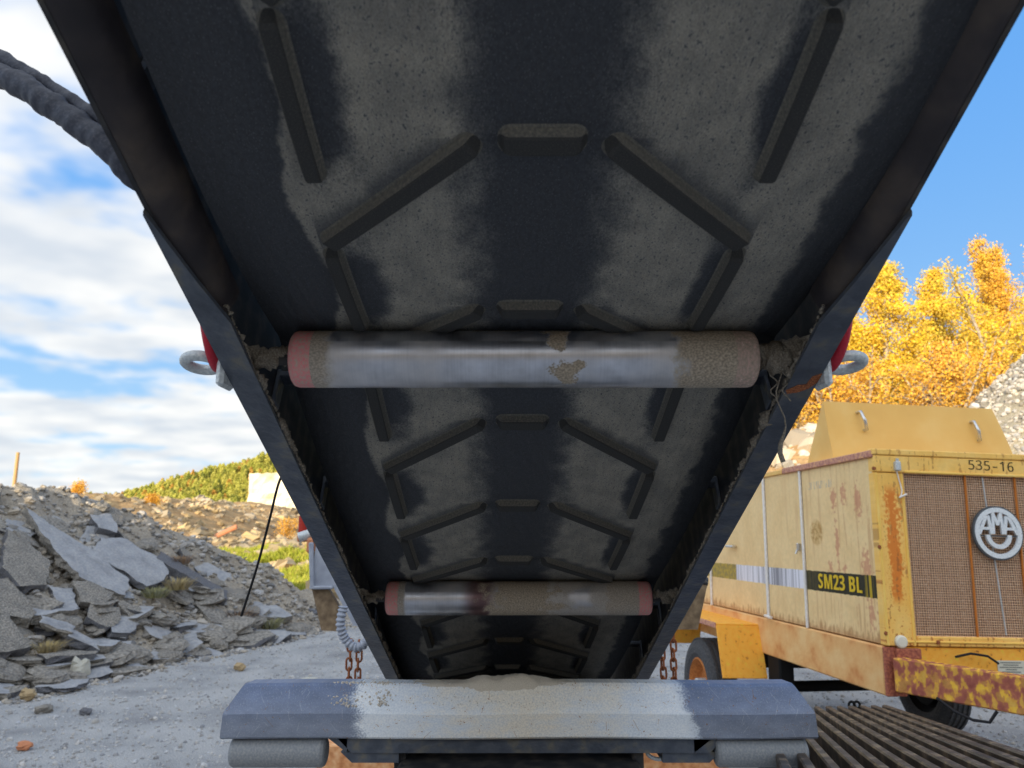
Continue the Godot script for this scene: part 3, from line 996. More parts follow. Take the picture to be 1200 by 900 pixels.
		col.append(grey(0.18, 0.46, rng.randf_range(0.0, 0.14)))
	scatter("rubble_stones", "small stones and crumbs strewn over the rubble heap", "stones", rock(33, 4).done(M.stone_tint), xf, col)
	# single stones
	var S := [
		["white_stone", "pale greenish white stone at the foot of the rubble heap", Vector3(-4.33, 0.11, -7.85), Vector3(0.12, 0.13, 0.11), M.pale_stone, 51],
		["boulder", "large pale boulder at the right end of the rubble heap", Vector3(-3.83, 0.11, -10.3), Vector3(0.21, 0.14, 0.17), M.pale_stone, 52],
		["boulder", "big rounded grey boulder behind the dry grass mound", Vector3(-4.1, 0.35, -11.2), Vector3(0.42, 0.36, 0.34), M.asphalt_rough, 58],
		["stone", "tan stone lying alone on the gravel", Vector3(-2.93, 0.04, -8.4), Vector3(0.075, 0.05, 0.06), M.tan_stone, 53],
		["brick", "small orange stone lying on the gravel, nearest to the camera at left", Vector3(-3.36, 0.03, -5.5), Vector3(0.055, 0.035, 0.05), M.brick_red, 54],
		["brick", "orange brick fragment right of the large pale boulder", Vector3(-3.53, 0.05, -10.25), Vector3(0.07, 0.06, 0.05), M.brick_red, 55],
		["stone", "dark flat stone on the gravel, right one of two", Vector3(-3.5, 0.02, -6.5), Vector3(0.08, 0.035, 0.05), M.asphalt_dark, 56],
		["stone", "grey flat stone on the gravel, left one of two", Vector3(-3.88, 0.03, -6.55), Vector3(0.08, 0.045, 0.05), M.asphalt_rough, 57],
		["stone", "cream stone among the slabs at the lower left", Vector3(-4.3, 0.05, -7.0), Vector3(0.10, 0.06, 0.07), M.tan_stone, 59],
		["stone", "cream stone left of the large pale boulder", Vector3(-4.17, 0.09, -9.6), Vector3(0.09, 0.07, 0.08), M.tan_stone, 60],
		["stone", "pale flat stone on the gravel just behind the guard's left end", Vector3(-2.02, 0.03, -7.75), Vector3(0.16, 0.035, 0.09), M.pale_stone, 61],
		["stone", "small dark stone on the gravel between heap and machine", Vector3(-2.53, 0.02, -7.54), Vector3(0.05, 0.035, 0.04), M.asphalt_dark, 62],
		["stone", "dark angular stone at the far right tip of the heap", Vector3(-3.2, 0.12, -12.3), Vector3(0.22, 0.16, 0.16), M.asphalt_dark, 63],
		["boulder", "pale boulder beyond the heap, next to the machine", Vector3(-3.5, 0.3, -15.2), Vector3(0.75, 0.42, 0.5), M.tan_stone, 64],
	]
	for a in S:
		var o := part(a[0], rock(a[5], 8).done(a[4]), null, self)
		o.position = a[2]
		o.scale = a[3]
		o.rotation.y = a[5]
		tag(o, a[1], "brick" if a[0] == "brick" else "stone")
	# dry grass
	var T := [[Vector3(-4.73, 0.25, -7.9), 0.2, "dry yellow grass tuft low on the heap, nearest"], [Vector3(-4.50, 0.64, -9.7), 0.22, "greenish dry grass clump below the broad smooth slab"], [Vector3(-4.45, 0.70, -10.2), 0.26, "straw coloured grass clump right of the broad smooth slab"], [Vector3(-4.72, 1.0, -10.85), 0.2, "reddish dry weeds near the right shoulder of the heap"], [Vector3(-3.82, 0.22, -10.75), 0.3, "brown dry grass mound at the right end of the heap"], [Vector3(-3.4, 0.12, -10.9), 0.22, "pale green grass clump at the right tip of the heap"]]
	for k in T.size():
		var o := thing("grass_tuft", T[k][2], "grass tuft", T[k][0])
		var b := tuft(700 + k, T[k][1] * 0.62, 150, T[k][1] * 0.95)
		var g := part("blades", b, M[["dry_a", "dry_b", "dry_a", "dry_c", "dry_c", "dry_b"][k]], o)

# ------------------------------------------------------------------ conveyor
const PITCH := 1.053
func belt_y(a: float) -> float:
	var k := floorf(a / PITCH)
	var t := a / PITCH - k
	return 0.047 - 4.0 * (0.07 if k == 0.0 else 0.02) * t * (1.0 - t)

func belt_frame(x: float, a: float, lift: float) -> Vector3:
	var e := 0.004
	var d := Vector3(0, belt_y(a + e) - belt_y(a - e), 2 * e).normalized()
	var n := d.cross(Vector3.RIGHT)
	if n.y > 0:
		n = -n
	return Vector3(x + 0.006 + 0.022 * a, belt_y(a), a) + n * lift

func belt_texture() -> ImageTexture:
	var w := 1024
	var h := 2048
	var d := PackedByteArray()
	d.resize(w * h * 3)
	var n1 := fnl(1, 0.012, 4)
	var n2 := fnl(2, 0.11, 3)
	var n3 := fnl(3, 0.33, 2)
	var n4 := fnl(4, 0.07, 3)
	for j in h:
		var a := 0.75 - 3.2 * (j + 0.5) / h
		var r := fposmod(0.415 - a, 0.32)
		for i in w:
			var x := -0.4 + 0.8 * (i + 0.5) / w
			var v1 := n1.get_noise_2d(i, j * 1.6)
			var v2 := n2.get_noise_2d(i, j * 1.6)
			var v4 := n4.get_noise_2d(i * 1.0, j * 0.09)
			var v3 := n3.get_noise_2d(i, j * 1.6)
			var ax := absf(x)
			var dust := smoothstep(0.052, 0.118, absf(x - 0.004) + 0.022 * v1 + 0.012 * v2 + 0.010 * v3)
			var rl := (ax - 0.062) * 0.85
			if x < 0.0:
				var sc := 0.012 * cos(TAU * (r - 0.09) / 0.32)
				dust *= 1.0 - smoothstep(-0.004, 0.006, -x - 0.284 - sc + 0.010 * v1 + 0.004 * v2)
			else:
				dust *= 1.0 - smoothstep(-0.008, 0.012, x - 0.345 + 0.018 * v1 + 0.006 * v2)
			# swept clean on the inner side of each leg, along each arm and bar
			for q in 2:
				var rr := r + 0.32 * q
				var ex := (ax - 0.245) / (0.048 if x < 0.0 else 0.026)
				var ey := (rr - 0.27) / 0.115
				if ax < 0.262:
					dust *= smoothstep(0.55, 1.2, sqrt(ex * ex + ey * ey) + 0.3 * v1 + 0.15 * v2 + 0.08 * v3)
				if ax > 0.05 and ax < 0.275:
					var e := rr - rl
					if q == 1 and rl < rr - 0.3 or q == 0:
						dust *= smoothstep(0.006, 0.040, absf(e + 0.022) + 0.012 * v1 + 0.006 * v2) * 0.6 + 0.4
			dust *= 0.84 + 0.22 * v1 + 0.06 * v4 + 0.12 * v3
			var speck := smoothstep(0.38, 0.54, v2 * 0.95 + v3 * 0.4)
			dust = clampf(dust * (1.0 - 0.85 * speck), 0.0, 1.0)
			var light := smoothstep(0.42, 0.62, v3 * 0.9 - 0.2 * v2)
			var c := Color(0.240, 0.248, 0.264).lerp(Color(0.585, 0.565, 0.52), dust)
			c = c.lerp(Color(0.55, 0.55, 0.55), light * 0.35 * (1.0 - dust))
			put(d, (j * w + i) * 3, c * (1.0 + 0.10 * v3 + 0.12 * v2))
	return img_of(w, h, d)

func cleat_path(pts: Array, w: float, hgt: float) -> ArrayMesh:
	# a ridge with sloping flanks and rounded ends along (x, a) points of the belt
	var b := B.new()
	b.flat()
	var crown := B.new()
	crown.flat()
	var p0: Vector2 = pts[0]
	var p1: Vector2 = pts[1]
	var d := (p1 - p0).normalized()
	var s := d.orthogonal()
	var len := p0.distance_to(p1)
	var rings := []
	var steps := maxi(4, int(len / 0.02))
	var ends := [0.0, 0.0012, 0.004, 0.008, 0.013]
	var ts := []
	for q in ends:
		ts.append(q / len)
	for i in range(1, steps):
		ts.append(lerpf(0.02, len - 0.02, float(i - 1) / maxf(1, steps - 2)) / len)
	for i in 5:
		ts.append(1.0 - ends[4 - i] / len)
	for t in ts:
		var near := clampf(minf(t, 1.0 - t) * len / 0.015, 0.0, 1.0)
		var fade := 0.25 + 0.75 * sqrt(1.0 - (1.0 - near) * (1.0 - near))
		var lh := smoothstep(0.0, 0.75, near)
		var c: Vector2 = p0.lerp(p1, t)
		var row := []
		for k in [[-0.56, -0.001], [-0.48, 0.10], [-0.36, 0.86], [-0.29, 1.0], [0.29, 1.0], [0.36, 0.86], [0.48, 0.10], [0.56, -0.001]]:
			var q: Vector2 = c + s * w * k[0] * fade
			row.append(belt_frame(q.x, q.y, hgt * k[1] * lh))
		rings.append(row)
	for i in rings.size() - 1:
		for k in 7:
			var m: Vector3 = rings[i][k] + rings[i + 1][k + 1]
			var o := Vector3(0, -1, 0) * 0.3
			var sx: Vector2 = s * (-1.0 if k < 3 else (1.0 if k > 3 else 0.0))
			(crown if k > 1 and k < 5 else b).quad(rings[i][k], rings[i][k + 1], rings[i + 1][k + 1], rings[i + 1][k], o + Vector3(sx.x, 0, sx.y))
	b.st.generate_normals()
	b.st.set_material(M.cleat_flank)
	crown.st.generate_normals()
	crown.st.set_material(M.cleat_rubber)
	return crown.st.commit(b.st.commit())

func roller_texture(which: int) -> Array:
	var w := 768
	var h := 384
	var dc := PackedByteArray()
	dc.resize(w * h * 3)
	var dm := PackedByteArray()
	dm.resize(w * h * 3)
	var n1 := fnl(80 + which, 0.018, 4)
	var n2 := fnl(90 + which, 0.16, 3)
	var n3 := fnl(95 + which, 0.006, 2)
	for j in h:
		for i in w:
			var u := (i + 0.5) / w
			var v := (j + 0.5) / h
			var a := n1.get_noise_2d(i, j)
			var b := n2.get_noise_2d(i, j)
			var mud := 0.0
			var film := clampf(0.16 + 0.5 * n3.get_noise_2d(i, j * 0.3) + 0.2 * a, 0.0, 0.7)
			if which == 0:
				mud = maxf(mud, (1.0 - smoothstep(0.028, 0.062, u + 0.018 * a)) * 0.8) # ring by the left cap
				mud = maxf(mud, smoothstep(0.85, 0.885, u + 0.035 * a + 0.012 * b))
				for q in [[0.600, 0.825, 0.034, 0.085], [0.625, 0.865, 0.022, 0.03], [0.577, 1.01, 0.026, 0.07], [0.45, 0.125, 0.075, 0.022], [0.765, 0.655, 0.034, 0.03], [0.58, 0.09, 0.03, 0.04]]:
					var dx: float = (u - q[0]) / q[2]
					var dv: float = (fposmod(v - q[1] + 0.5, 1.0) - 0.5) / q[3]
					mud = maxf(mud, 1.0 - smoothstep(0.72, 1.0, sqrt(dx * dx + dv * dv) + 0.7 * a + 0.25 * b))
			else:
				mud = maxf(mud, smoothstep(0.33, 0.42, u + 0.10 * a + 0.03 * b))
				mud *= 1.0 - 0.9 * (1.0 - smoothstep(0.5, 0.9, Vector2((u - 0.76) / 0.065, (fposmod(v - 0.945 + 0.5, 1.0) - 0.5) / 0.13).length() + 0.4 * a))
				mud *= 1.0 - 0.55 * smoothstep(0.60, 0.68, u + 0.12 * a)
				mud = maxf(mud, 0.75 * smoothstep(0.84, 0.88, u + 0.03 * a))
				mud = maxf(mud, 0.7 * (1.0 - smoothstep(0.02, 0.035, u)))
				film = clampf(film + 0.2 * smoothstep(0.15, 0.35, u), 0, 0.8)
			var ringn := n2.get_noise_2d(i * 1.3, j * 0.02)
			film = clampf(film + 0.14 * ringn, 0.0, 0.85)
			var steel := Color(0.76, 0.77, 0.80) * (1.0 + 0.10 * a + 0.05 * ringn)
			var c := steel.lerp(Color(0.66, 0.62, 0.57), film * 0.55)
			if which == 1:
				c = c.lerp(Color(0.30, 0.17, 0.17), 0.7 * smoothstep(0.25, 0.33, u) * (1.0 - smoothstep(0.36, 0.42, u)))
			c = c.lerp(Color(0.61, 0.565, 0.50) * (1.0 + 0.30 * b), mud)
			put(dc, (j * w + i) * 3, c)
			var met := (1.0 - mud) * (1.0 - 0.75 * film)
			var rough := lerpf(0.34 + 0.3 * film, 1.0, mud)
			put(dm, (j * w + i) * 3, Color(met, rough, 0))
	return [img_of(w, h, dc), img_of(w, h, dm)]

func roller_at(parent: Node3D, z: float, which: int, mat_shell: Material, dn: FastNoiseLite):
	var L := 0.355
	var sh := B.new()
	sh.lathe_x([Vector2(-L + 0.034, 0.0443), Vector2(L - 0.036, 0.0443)], 48, Transform3D(Basis(), Vector3(0, 0, z)))
	var r := part("roller", sh, mat_shell, parent)
	r.set_meta("label", ["steel return roller with a dried mud patch, nearer one", "steel return roller caked with mud on its right half, farther one", "return roller near the tail of the belt"][which])
	for s in [-1.0, 1.0]:
		var cap := B.new()
		var p := []
		for q in [[L - 0.036, 0.0440], [L - 0.008, 0.0440], [L - 0.003, 0.0422], [L, 0.038], [L, 0.013]]:
			p.append(Vector2(q[0] * s, q[1]))
		cap.lathe_x(p, 40, Transform3D(Basis(), Vector3(0, 0, z)))
		var dusty: bool = (which == 0 and s > 0.0)
		part("end_cap", cap, M.dirt_cap if dusty else M.red_cap, r)
		var shaft := B.new()
		shaft.tube([Vector3(s * (L - 0.01), 0, z), Vector3(s * 0.437, 0, z)], 0.010, 10)
		part("shaft", shaft, M.dark_steel, r)
		var c := B.new()
		var pts := []
		var rad := []
		for i in 26:
			var t := i / 25.0
			pts.append(Vector3(s * lerpf(L + 0.004, 0.436, t), 0.004 + 0.004 * sin(t * 9.0), z))
			var g := 0.013 + 0.004 * t + 0.006 * dn.get_noise_2d(t * 400.0 + which * 90.0, s * 60.0)
			if which == 0 and s > 0.0:
				g += 0.006 + 0.008 * t
			rad.append(g)
		c.tube(pts, rad, 18, true, fnl(66 + which, 45.0, 3), 0.010)
		part("caked_dirt", c, M.dirt, r)

func build_conveyor():
	var o := thing("belt_conveyor", "dark belt conveyor overhead with a chevron belt between steel rails", "conveyor", Vector3(0.018, 1.7575, -1.1235))
	o.rotation_degrees.x = -24.86
	roller_tex = [roller_texture(0), roller_texture(1)]
	var lo := -2.75
	var hi := 0.9
	# belt
	var bm := textured("belt", belt_texture(), 0.8)
	bm.normal_enabled = true
	bm.normal_texture = bump(44, 0.09, 1.0)
	bm.metallic_specular = 0.35
	var b := B.new()
	b.round_()
	var n := 150
	for i in n:
		var a0 := lerpf(hi, lo, float(i) / n)
		var a1 := lerpf(hi, lo, float(i + 1) / n)
		var cols := 8
		for k in cols:
			var x0 := lerpf(-0.395, 0.395, float(k) / cols)
			var x1 := lerpf(-0.395, 0.395, float(k + 1) / cols)
			var uv := []
			for q in [[x0, a0], [x1, a0], [x1, a1], [x0, a1]]:
				uv.append(Vector2((q[0] + 0.4) / 0.8, (0.75 - q[1]) / 3.2))
			b.quad(belt_frame(x0, a0, 0), belt_frame(x1, a0, 0), belt_frame(x1, a1, 0), belt_frame(x0, a1, 0), Vector3.DOWN, uv[0], uv[1], uv[2], uv[3])
			b.quad(belt_frame(x0, a0, -0.010), belt_frame(x1, a0, -0.010), belt_frame(x1, a1, -0.010), belt_frame(x0, a1, -0.010), Vector3.UP, uv[0], uv[1], uv[2], uv[3])
		for s in [-0.395, 0.395]:
			b.quad(belt_frame(s, a0, 0), belt_frame(s, a1, 0), belt_frame(s, a1, -0.010), belt_frame(s, a0, -0.010), Vector3(s, 0, 0))
	var belt := part("belt", b, bm, o)
	for row in range(-1, 9):
		var a := 0.415 - 0.32 * row
		part("cleat", cleat_path([Vector2(-0.049, a), Vector2(0.049, a)], 0.035, 0.015), null, belt)
		for s in [-1.0, 1.0]:
			part("cleat", cleat_path([Vector2(s * 0.070, a + 0.002), Vector2(s * 0.268, a - 0.168)], 0.030, 0.015), null, belt)
			part("cleat", cleat_path([Vector2(s * 0.262, a - 0.176), Vector2(s * 0.256, a - 0.380)], 0.026, 0.015), null, belt)
	# carrying side of the belt above
	var cb := B.new()
	cb.box(Vector3(0.8, 0.012, hi - lo), Transform3D(Basis(), Vector3(0, 0.235, (hi + lo) * 0.5)))
	part("carrying_belt", cb, M.rubber, o)
	# rails
	var dn := fnl(21, 0.05, 4)
	for s in [-1.0, 1.0]:
		var r := B.new()
		r.box(Vector3(0.006, 0.30, hi - lo), Transform3D(Basis(), Vector3(s * 0.4415, 0.113, (hi + lo) * 0.5)))
		var rail := part("side_rail", r, M.dark_steel, o)
		var f := B.new()
		# lower flange, cut away obliquely at its upper end
		var pl := PackedVector2Array([Vector2(s * 0.4455, lo), Vector2(s * 0.4460, 0.328), Vector2(s * 0.4435, 0.334), Vector2(s * 0.437, 0.30), Vector2(s * 0.422, 0.22), Vector2(s * 0.403, 0.135), Vector2(s * 0.403, lo)])
		f.prism(pl, 0.0, 0.006, Transform3D(Basis(Vector3(1, 0, 0), Vector3(0, 0, 1), Vector3(0, -1, 0)), Vector3(0, -0.0375, 0)))
		part("flange", f, M.frame_steel, rail)
		# rolled lower edge further up
		var e := B.new()
		e.round_()
		var lip := [Vector2(0.4447, 0.0), Vector2(0.4447, -0.029), Vector2(0.4430, -0.0342), Vector2(0.439, -0.0365), Vector2(0.430, -0.0360), Vector2(0.419, -0.032), Vector2(0.409, -0.022), Vector2(0.403, -0.006), Vector2(0.401, 0.012)]
		for i in lip.size() - 1:
			var p0: Vector2 = lip[i]
			var p1: Vector2 = lip[i + 1]
			var nn := Vector2(p0.y - p1.y, p1.x - p0.x)
			e.quad(Vector3(s * p0.x, p0.y, 0.14), Vector3(s * p1.x, p1.y, 0.14), Vector3(s * p1.x, p1.y, hi), Vector3(s * p0.x, p0.y, hi), Vector3(s * nn.x, nn.y, 0))
		part("rolled_edge", e, M.edge_steel, rail)
		# dirt lying along the inner edge of the flange
		for k in [[0.16, -0.42, 0.009], [-0.42, -1.0, 0.005], [-1.0, -2.2, 0.010]]:
			var pts := []
			var rad := []
			var m := 260
			for i in m + 1:
				var a := lerpf(k[0], k[1], float(i) / m)
				pts.append(Vector3(s * (0.4045 + 0.004 * dn.get_noise_2d(a * 300.0, s * 40.0)), -0.032, a))
				var q: float = k[2] * (0.55 + 1.3 * dn.get_noise_2d(a * 320.0 + 30.0, s * 20.0)) * sin(PI * clampf(float(i) / m, 0.02, 0.98))
				rad.append(maxf(0.0015, q))
			var db := B.new()
			db.tube(pts, rad, 9, true, fnl(67, 110.0, 3), 0.006)
			part("caked_dirt", db, M.dirt, rail)
		# stub brackets on the wall above the return belt
		for a in [0.43, -0.165, -0.56, -1.35, -1.75]:
			var g := B.new()
			g.box(Vector3(0.075, 0.012, 0.03), Transform3D(Basis(), Vector3(s * 0.400, 0.085, a)), 0.002)
			g.box(Vector3(0.008, 0.07, 0.03), Transform3D(Basis(), Vector3(s * 0.434, 0.06, a)), 0.002)
			part("bracket", g, M.frame_steel, rail)
	# rust patch on the right flange by the roller
	for k in 3:
		var t := textured("roller_steel_%d" % k, roller_tex[mini(k, 1)][0], 1.0, 1.0) if k < 2 else null
		if k < 2:
			t.metallic_texture = roller_tex[k][1]
			t.metallic_texture_channel = BaseMaterial3D.TEXTURE_CHANNEL_RED
			t.roughness_texture = roller_tex[k][1]
			t.roughness_texture_channel = BaseMaterial3D.TEXTURE_CHANNEL_GREEN
			t.metallic_specular = 0.5
			t.texture_repeat = true
		roller_at(o, [0.0, -1.053, -2.106][k], k, t if t else M.dirt, dn)
	var rp := B.new()
	rp.prism(PackedVector2Array([Vector2(0.404, -0.022), Vector2(0.418, -0.008), Vector2(0.430, -0.006), Vector2(0.433, 0.014), Vector2(0.445, 0.022), Vector2(0.445, 0.0), Vector2(0.437, -0.016), Vector2(0.424, -0.026), Vector2(0.408, -0.03)]), 0.0, 0.0012, Transform3D(Basis(Vector3(1, 0, 0), Vector3(0, 0, 1), Vector3(0, -1, 0)), Vector3(0, -0.0435, 0.0)))
	part("rust_patch", rp, M.rust, o)
	# fibres hanging from the caked shaft
	var fb := B.new()
	for k in [[0.392, 0.15, 0.0], [0.400, 0.06, 0.006], [0.385, 0.05, -0.004]]:
		var pts := []
		var rad := []
		for i in 12:
			var t := i / 11.0
			pts.append(Vector3(k[0] + 0.006 * sin(t * 11.0 + k[1] * 50.0), -0.012 - k[1] * t * 0.9, 0.0 + k[2] - k[1] * t * 0.42))
			rad.append(0.0012 + (0.0028 * smoothstep(0.6, 0.9, t) if k[1] > 0.1 else 0.0))
		fb.tube(pts, rad, 5)
	part("hanging_fibres", fb, M.dirt, o, "stuff")

var roller_tex := []

# ------------------------------------------------------------------ guard plate in front of the conveyor's foot
func guard_texture() -> ImageTexture:
	var w := 1600
	var h := 160
	var d := PackedByteArray()
	d.resize(w * h * 3)
	var n1 := fnl(301, 0.010, 4)
	var n2 := fnl(302, 0.14, 3)
	var n3 := fnl(303, 0.3, 2)
	for j in h:
		for i in w:
			var u := (i + 0.5) / w
			var v := (j + 0.5) / h # 0 at the upper edge, 1 at the lower edge
			var a := n1.get_noise_2d(i, j * 2.0)
			var b := n2.get_noise_2d(i, j)
			var c3 := n3.get_noise_2d(i * 1.5, j * 0.5)
			var c := Color(0.40, 0.46, 0.58).lerp(Color(0.52, 0.55, 0.61), clampf(v * 1.3, 0, 1)) * (1.0 + 0.10 * a + 0.05 * b)  # blue-grey paint, with sky reflection painted in bluer towards the upper edge
			var worn := smoothstep(0.200, 0.232, u + 0.016 * a + 0.014 * b - 0.02 * v) * (1.0 - smoothstep(0.765, 0.785, u + 0.016 * a + 0.010 * b - 0.02 * v))
			var pale := Color(0.89, 0.92, 0.945).lerp(Color(0.95, 0.96, 0.96), clampf(0.5 + 0.7 * a + 0.5 * b, 0, 1))
			c = c.lerp(pale, worn * (0.86 + 0.14 * clampf(0.5 + b, 0, 1)))
			var tan_ := worn * clampf(0.95 - absf(u - 0.51) * 4.4 + 0.4 * a + 0.12 * b - 0.2 * v, 0.0, 0.85)
			c = c.lerp(Color(0.93, 0.885, 0.80) * (1.0 + 0.12 * b), tan_)
			var rustv := smoothstep(0.56, 0.66, b * 0.75 + 0.6 * n1.get_noise_2d(i * 2.0 + 400.0, j * 3.0))
			c = c.lerp(Color(0.52, 0.36, 0.24), rustv * 0.8)
			c = c.lerp(Color(0.92, 0.92, 0.90), smoothstep(0.46, 0.6, c3) * (0.55 if worn > 0.5 else 0.35))
			put(d, (j * w + i) * 3, c)
	for k in 150: # scratches
		var x := rng.randf() * w
		var y := rng.randf() * h
		var dx := rng.randf_range(-0.9, 0.9)
		var len := rng.randf_range(6, 34)
		var g := Color(0.78, 0.79, 0.80) if rng.randf() < 0.85 else Color(0.55, 0.36, 0.22)
		for q in int(len):
			var xi := clampi(int(x + dx * q), 0, w - 1)
			var yi := clampi(int(y + q), 0, h - 1)
			var i := (yi * w + xi) * 3
			var old := Color(d[i] / 255.0, d[i + 1] / 255.0, d[i + 2] / 255.0)
			put(d, i, old.lerp(g, 0.6))
	return img_of(w, h, d)

func build_guard():
	var o := thing("steel_guard", "folded grey blue steel guard plate across the foot of the conveyor", "guard", Vector3(0.018, 0, -2.03))
	var gm := textured("guard_paint", guard_texture(), 0.5, 0.0)
	gm.normal_enabled = true
	gm.normal_texture = bump(305, 0.05, 0.5)
	# cross-section (z, y): back flange, sloping facet, front facet, return lip
	var xs := [-0.757, 0.757]
	var b := B.new()
	b.flat()
	var rows := [ # y, z, half width left/right, v
		[1.094, -0.12, 0.720, -0.1], [1.098, -0.048, 0.722, 0.0], [1.092, -0.038, 0.726, 0.05], [1.040, 0.004, 0.755, 0.47], [1.034, 0.008, 0.757, 0.53], [0.978, 0.004, 0.762, 0.97], [0.973, -0.001, 0.761, 1.0], [0.973, -0.03, 0.757, 1.02]]
	var cols := 24
	for r in rows.size() - 1:
		for k in cols:
			var p := []
			var uv := []
			for q in [[r, k], [r, k + 1], [r + 1, k + 1], [r + 1, k]]:
				var t := float(q[1]) / cols
				var x := lerpf(-rows[q[0]][2], rows[q[0]][2], t)
				p.append(Vector3(x, rows[q[0]][0] + 0.0015 * sin(x * 9.0), rows[q[0]][1]))
				uv.append(Vector2(0.5 + x / 1.53, clampf(rows[q[0]][3], 0.005, 0.995)))
			b.quad(p[0], p[1], p[2], p[3], Vector3(0, 0.6, 1) if r < 6 else Vector3.DOWN, uv[0], uv[1], uv[2], uv[3])
	# ends, 6 mm thick plate
	for s in [-1.0, 1.0]:
		for r in range(1, 5):
			var a := Vector3(s * rows[r][2], rows[r][0], rows[r][1])
			var c := Vector3(s * rows[r + 1][2], rows[r + 1][0], rows[r + 1][1])
			b.quad(a, c, c + Vector3(-s * 0.004, -0.005, -0.006), a + Vector3(-s * 0.004, -0.005, -0.006), Vector3(s, 0, 0))
	part("bent_plate", b, gm, o)
	# beam under the plate
	var m := B.new()
	m.prism(PackedVector2Array([Vector2(-0.47, 0.972), Vector2(0.53, 0.972), Vector2(0.49, 0.934), Vector2(-0.43, 0.934)]), -0.07, -0.02)
	part("cross_beam", m, M.frame_steel, o)
	for s in [-1.0, 1.0]:
		var g := B.new()
		var cx := 0.445 if s > 0 else -0.385
		g.prism(PackedVector2Array([Vector2(cx - 0.075, 0.934), Vector2(cx + 0.075, 0.934), Vector2(cx + 0.075 - s * 0.0 - (0.03 if s > 0 else 0.0), 0.908), Vector2(cx - 0.075 + (0.03 if s < 0 else 0.0), 0.908)]), -0.12, -0.03)
		part("gusset", g, M.frame_steel, o)
		# roller-like tube below the plate's end
		var t := B.new()
		var x0 := -0.742 if s < 0 else 0.505
		var x1 := -0.497 if s < 0 else 0.740
		t.lathe_x([Vector2(x0, 0.0), Vector2(x0, 0.028), Vector2(x0 + 0.003, 0.034), Vector2(x0 + 0.010, 0.0375), Vector2(x1 - 0.010, 0.0375), Vector2(x1 - 0.003, 0.034), Vector2(x1, 0.028), Vector2(x1, 0.0)], 36, Transform3D(Basis(), Vector3(0, 0.934, -0.035)))
		part("tube", t, M.tube_steel, o)
		var ar := B.new()
		var ix := x1 if s < 0 else x0
		ar.prism(PackedVector2Array([Vector2(ix - s * 0.005, 0.970), Vector2(ix - s * 0.055, 0.935), Vector2(ix - s * 0.055, 0.970)]), -0.06, -0.02)
		part("arm", ar, M.frame_steel, o)
		var hk := B.new()
		var hx: float = 0.37 * s
		var pts := []
		for i in 13:
			var a := PI * i / 12.0
			pts.append(Vector3(hx + 0.035 * cos(a), 0.926 - 0.018 * sin(a), -0.06))
		hk.tube(pts, 0.005, 8)
		part("hook", hk, M.galvanised, o)
	# chassis behind and below, resting on the ground
	var ch := B.new()
	ch.box(Vector3(0.62, 0.10, 1.9), Transform3D(Basis(), Vector3(0, 0.86, -0.5)), 0.008)
	ch.box(Vector3(0.58, 0.5, 0.9), Transform3D(Basis(), Vector3(0, 0.55, -1.5)), 0.01)
	for s in [-1.0, 1.0]:
		ch.box(Vector3(0.07, 0.86, 0.07), Transform3D(Basis(), Vector3(s * 0.30, 0.43, -0.35)), 0.006)
		ch.box(Vector3(0.22, 0.03, 0.22), Transform3D(Basis(), Vector3(s * 0.30, 0.018, -0.35)), 0.004)
		ch.box(Vector3(0.03, 0.10, 0.3), Transform3D(Basis(), Vector3(s * 0.31, 0.93, -0.2)), 0.004)
	ch.box(Vector3(0.5, 0.32, 0.08), Transform3D(Basis(), Vector3(0, 0.17, -1.5)), 0.01)
	part("chassis", ch, M.dark_steel, o)
	# sand spilled on the plate
	var sb := B.new()
	sb.round_()
	var n1 := fnl(311, 9.0, 4)
	var n2 := fnl(312, 60.0, 2)
	var g := []
	var nx := 130
	var nz := 14
	for j in nz + 1:
		var row := []
		for i in nx + 1:
			var x := lerpf(-0.52, 0.50, float(i) / nx)
			var t := float(j) / nz
			var hh := 0.036 * exp(-pow((x + 0.02) / 0.12, 2.0)) + 0.010 * exp(-pow((x + 0.24) / 0.10, 2.0)) + 0.008 * exp(-pow((x - 0.20) / 0.10, 2.0)) - 0.006
			hh *= sin(PI * clampf(t, 0.0, 1.0)) * (0.8 + 0.7 * n1.get_noise_2d(x, t * 0.1))
			hh += 0.002 * n2.get_noise_2d(x, t * 0.12)
			var z := lerpf(-0.12, -0.026, t)
			var base := 1.095 if z < -0.045 else lerpf(1.098, 1.074, (z + 0.045) / 0.02)
			row.append(Vector3(x, base + hh - 0.002, z))
		g.append(row)
	for j in nz:
		for i in nx:
			sb.quad(g[j][i], g[j][i + 1], g[j + 1][i + 1], g[j + 1][i], Vector3.UP)
	var so := thing("sand_pile", "heap of spilled tan sand lying on the middle of the guard plate", "sand", o.position)
	part("sand", sb, M.sand, so, "stuff")
	var xf := []
	var col := []
	for i in 900:
		var x: float = clampf(rng.randfn() * 0.22, -0.52, 0.5) if i % 3 else [-0.45, -0.36][rng.randi() % 2] + rng.randfn() * 0.02
		var t := rng.randf()
		var y := lerpf(1.099, 1.05, t * t)
		var z := lerpf(-0.05, -0.002, t * t)
		var s := rng.randf_range(0.0008, 0.0022) if i % 3 else rng.randf_range(0.0015, 0.005)
		xf.append(turned(Vector3(x, y, z), Vector3.ONE * s))
		col.append(grey(0.42, 0.6, 0.1))
	var mm := scatter("grains", "", "", rock(17, 3).done(M.stone_tint), xf, col)
	mm.remove_meta("label")
	remove_child(mm)
	so.add_child(mm)

# ------------------------------------------------------------------ hanging and side parts of the machine
func ring_pts(c: Vector3, x: Vector3, y: Vector3, n := 24, part_of := 1.0) -> Array:
	var p := []
	for i in n + 1:
		var a := TAU * part_of * i / n
		p.append(c + x * cos(a) + y * sin(a))
	return p

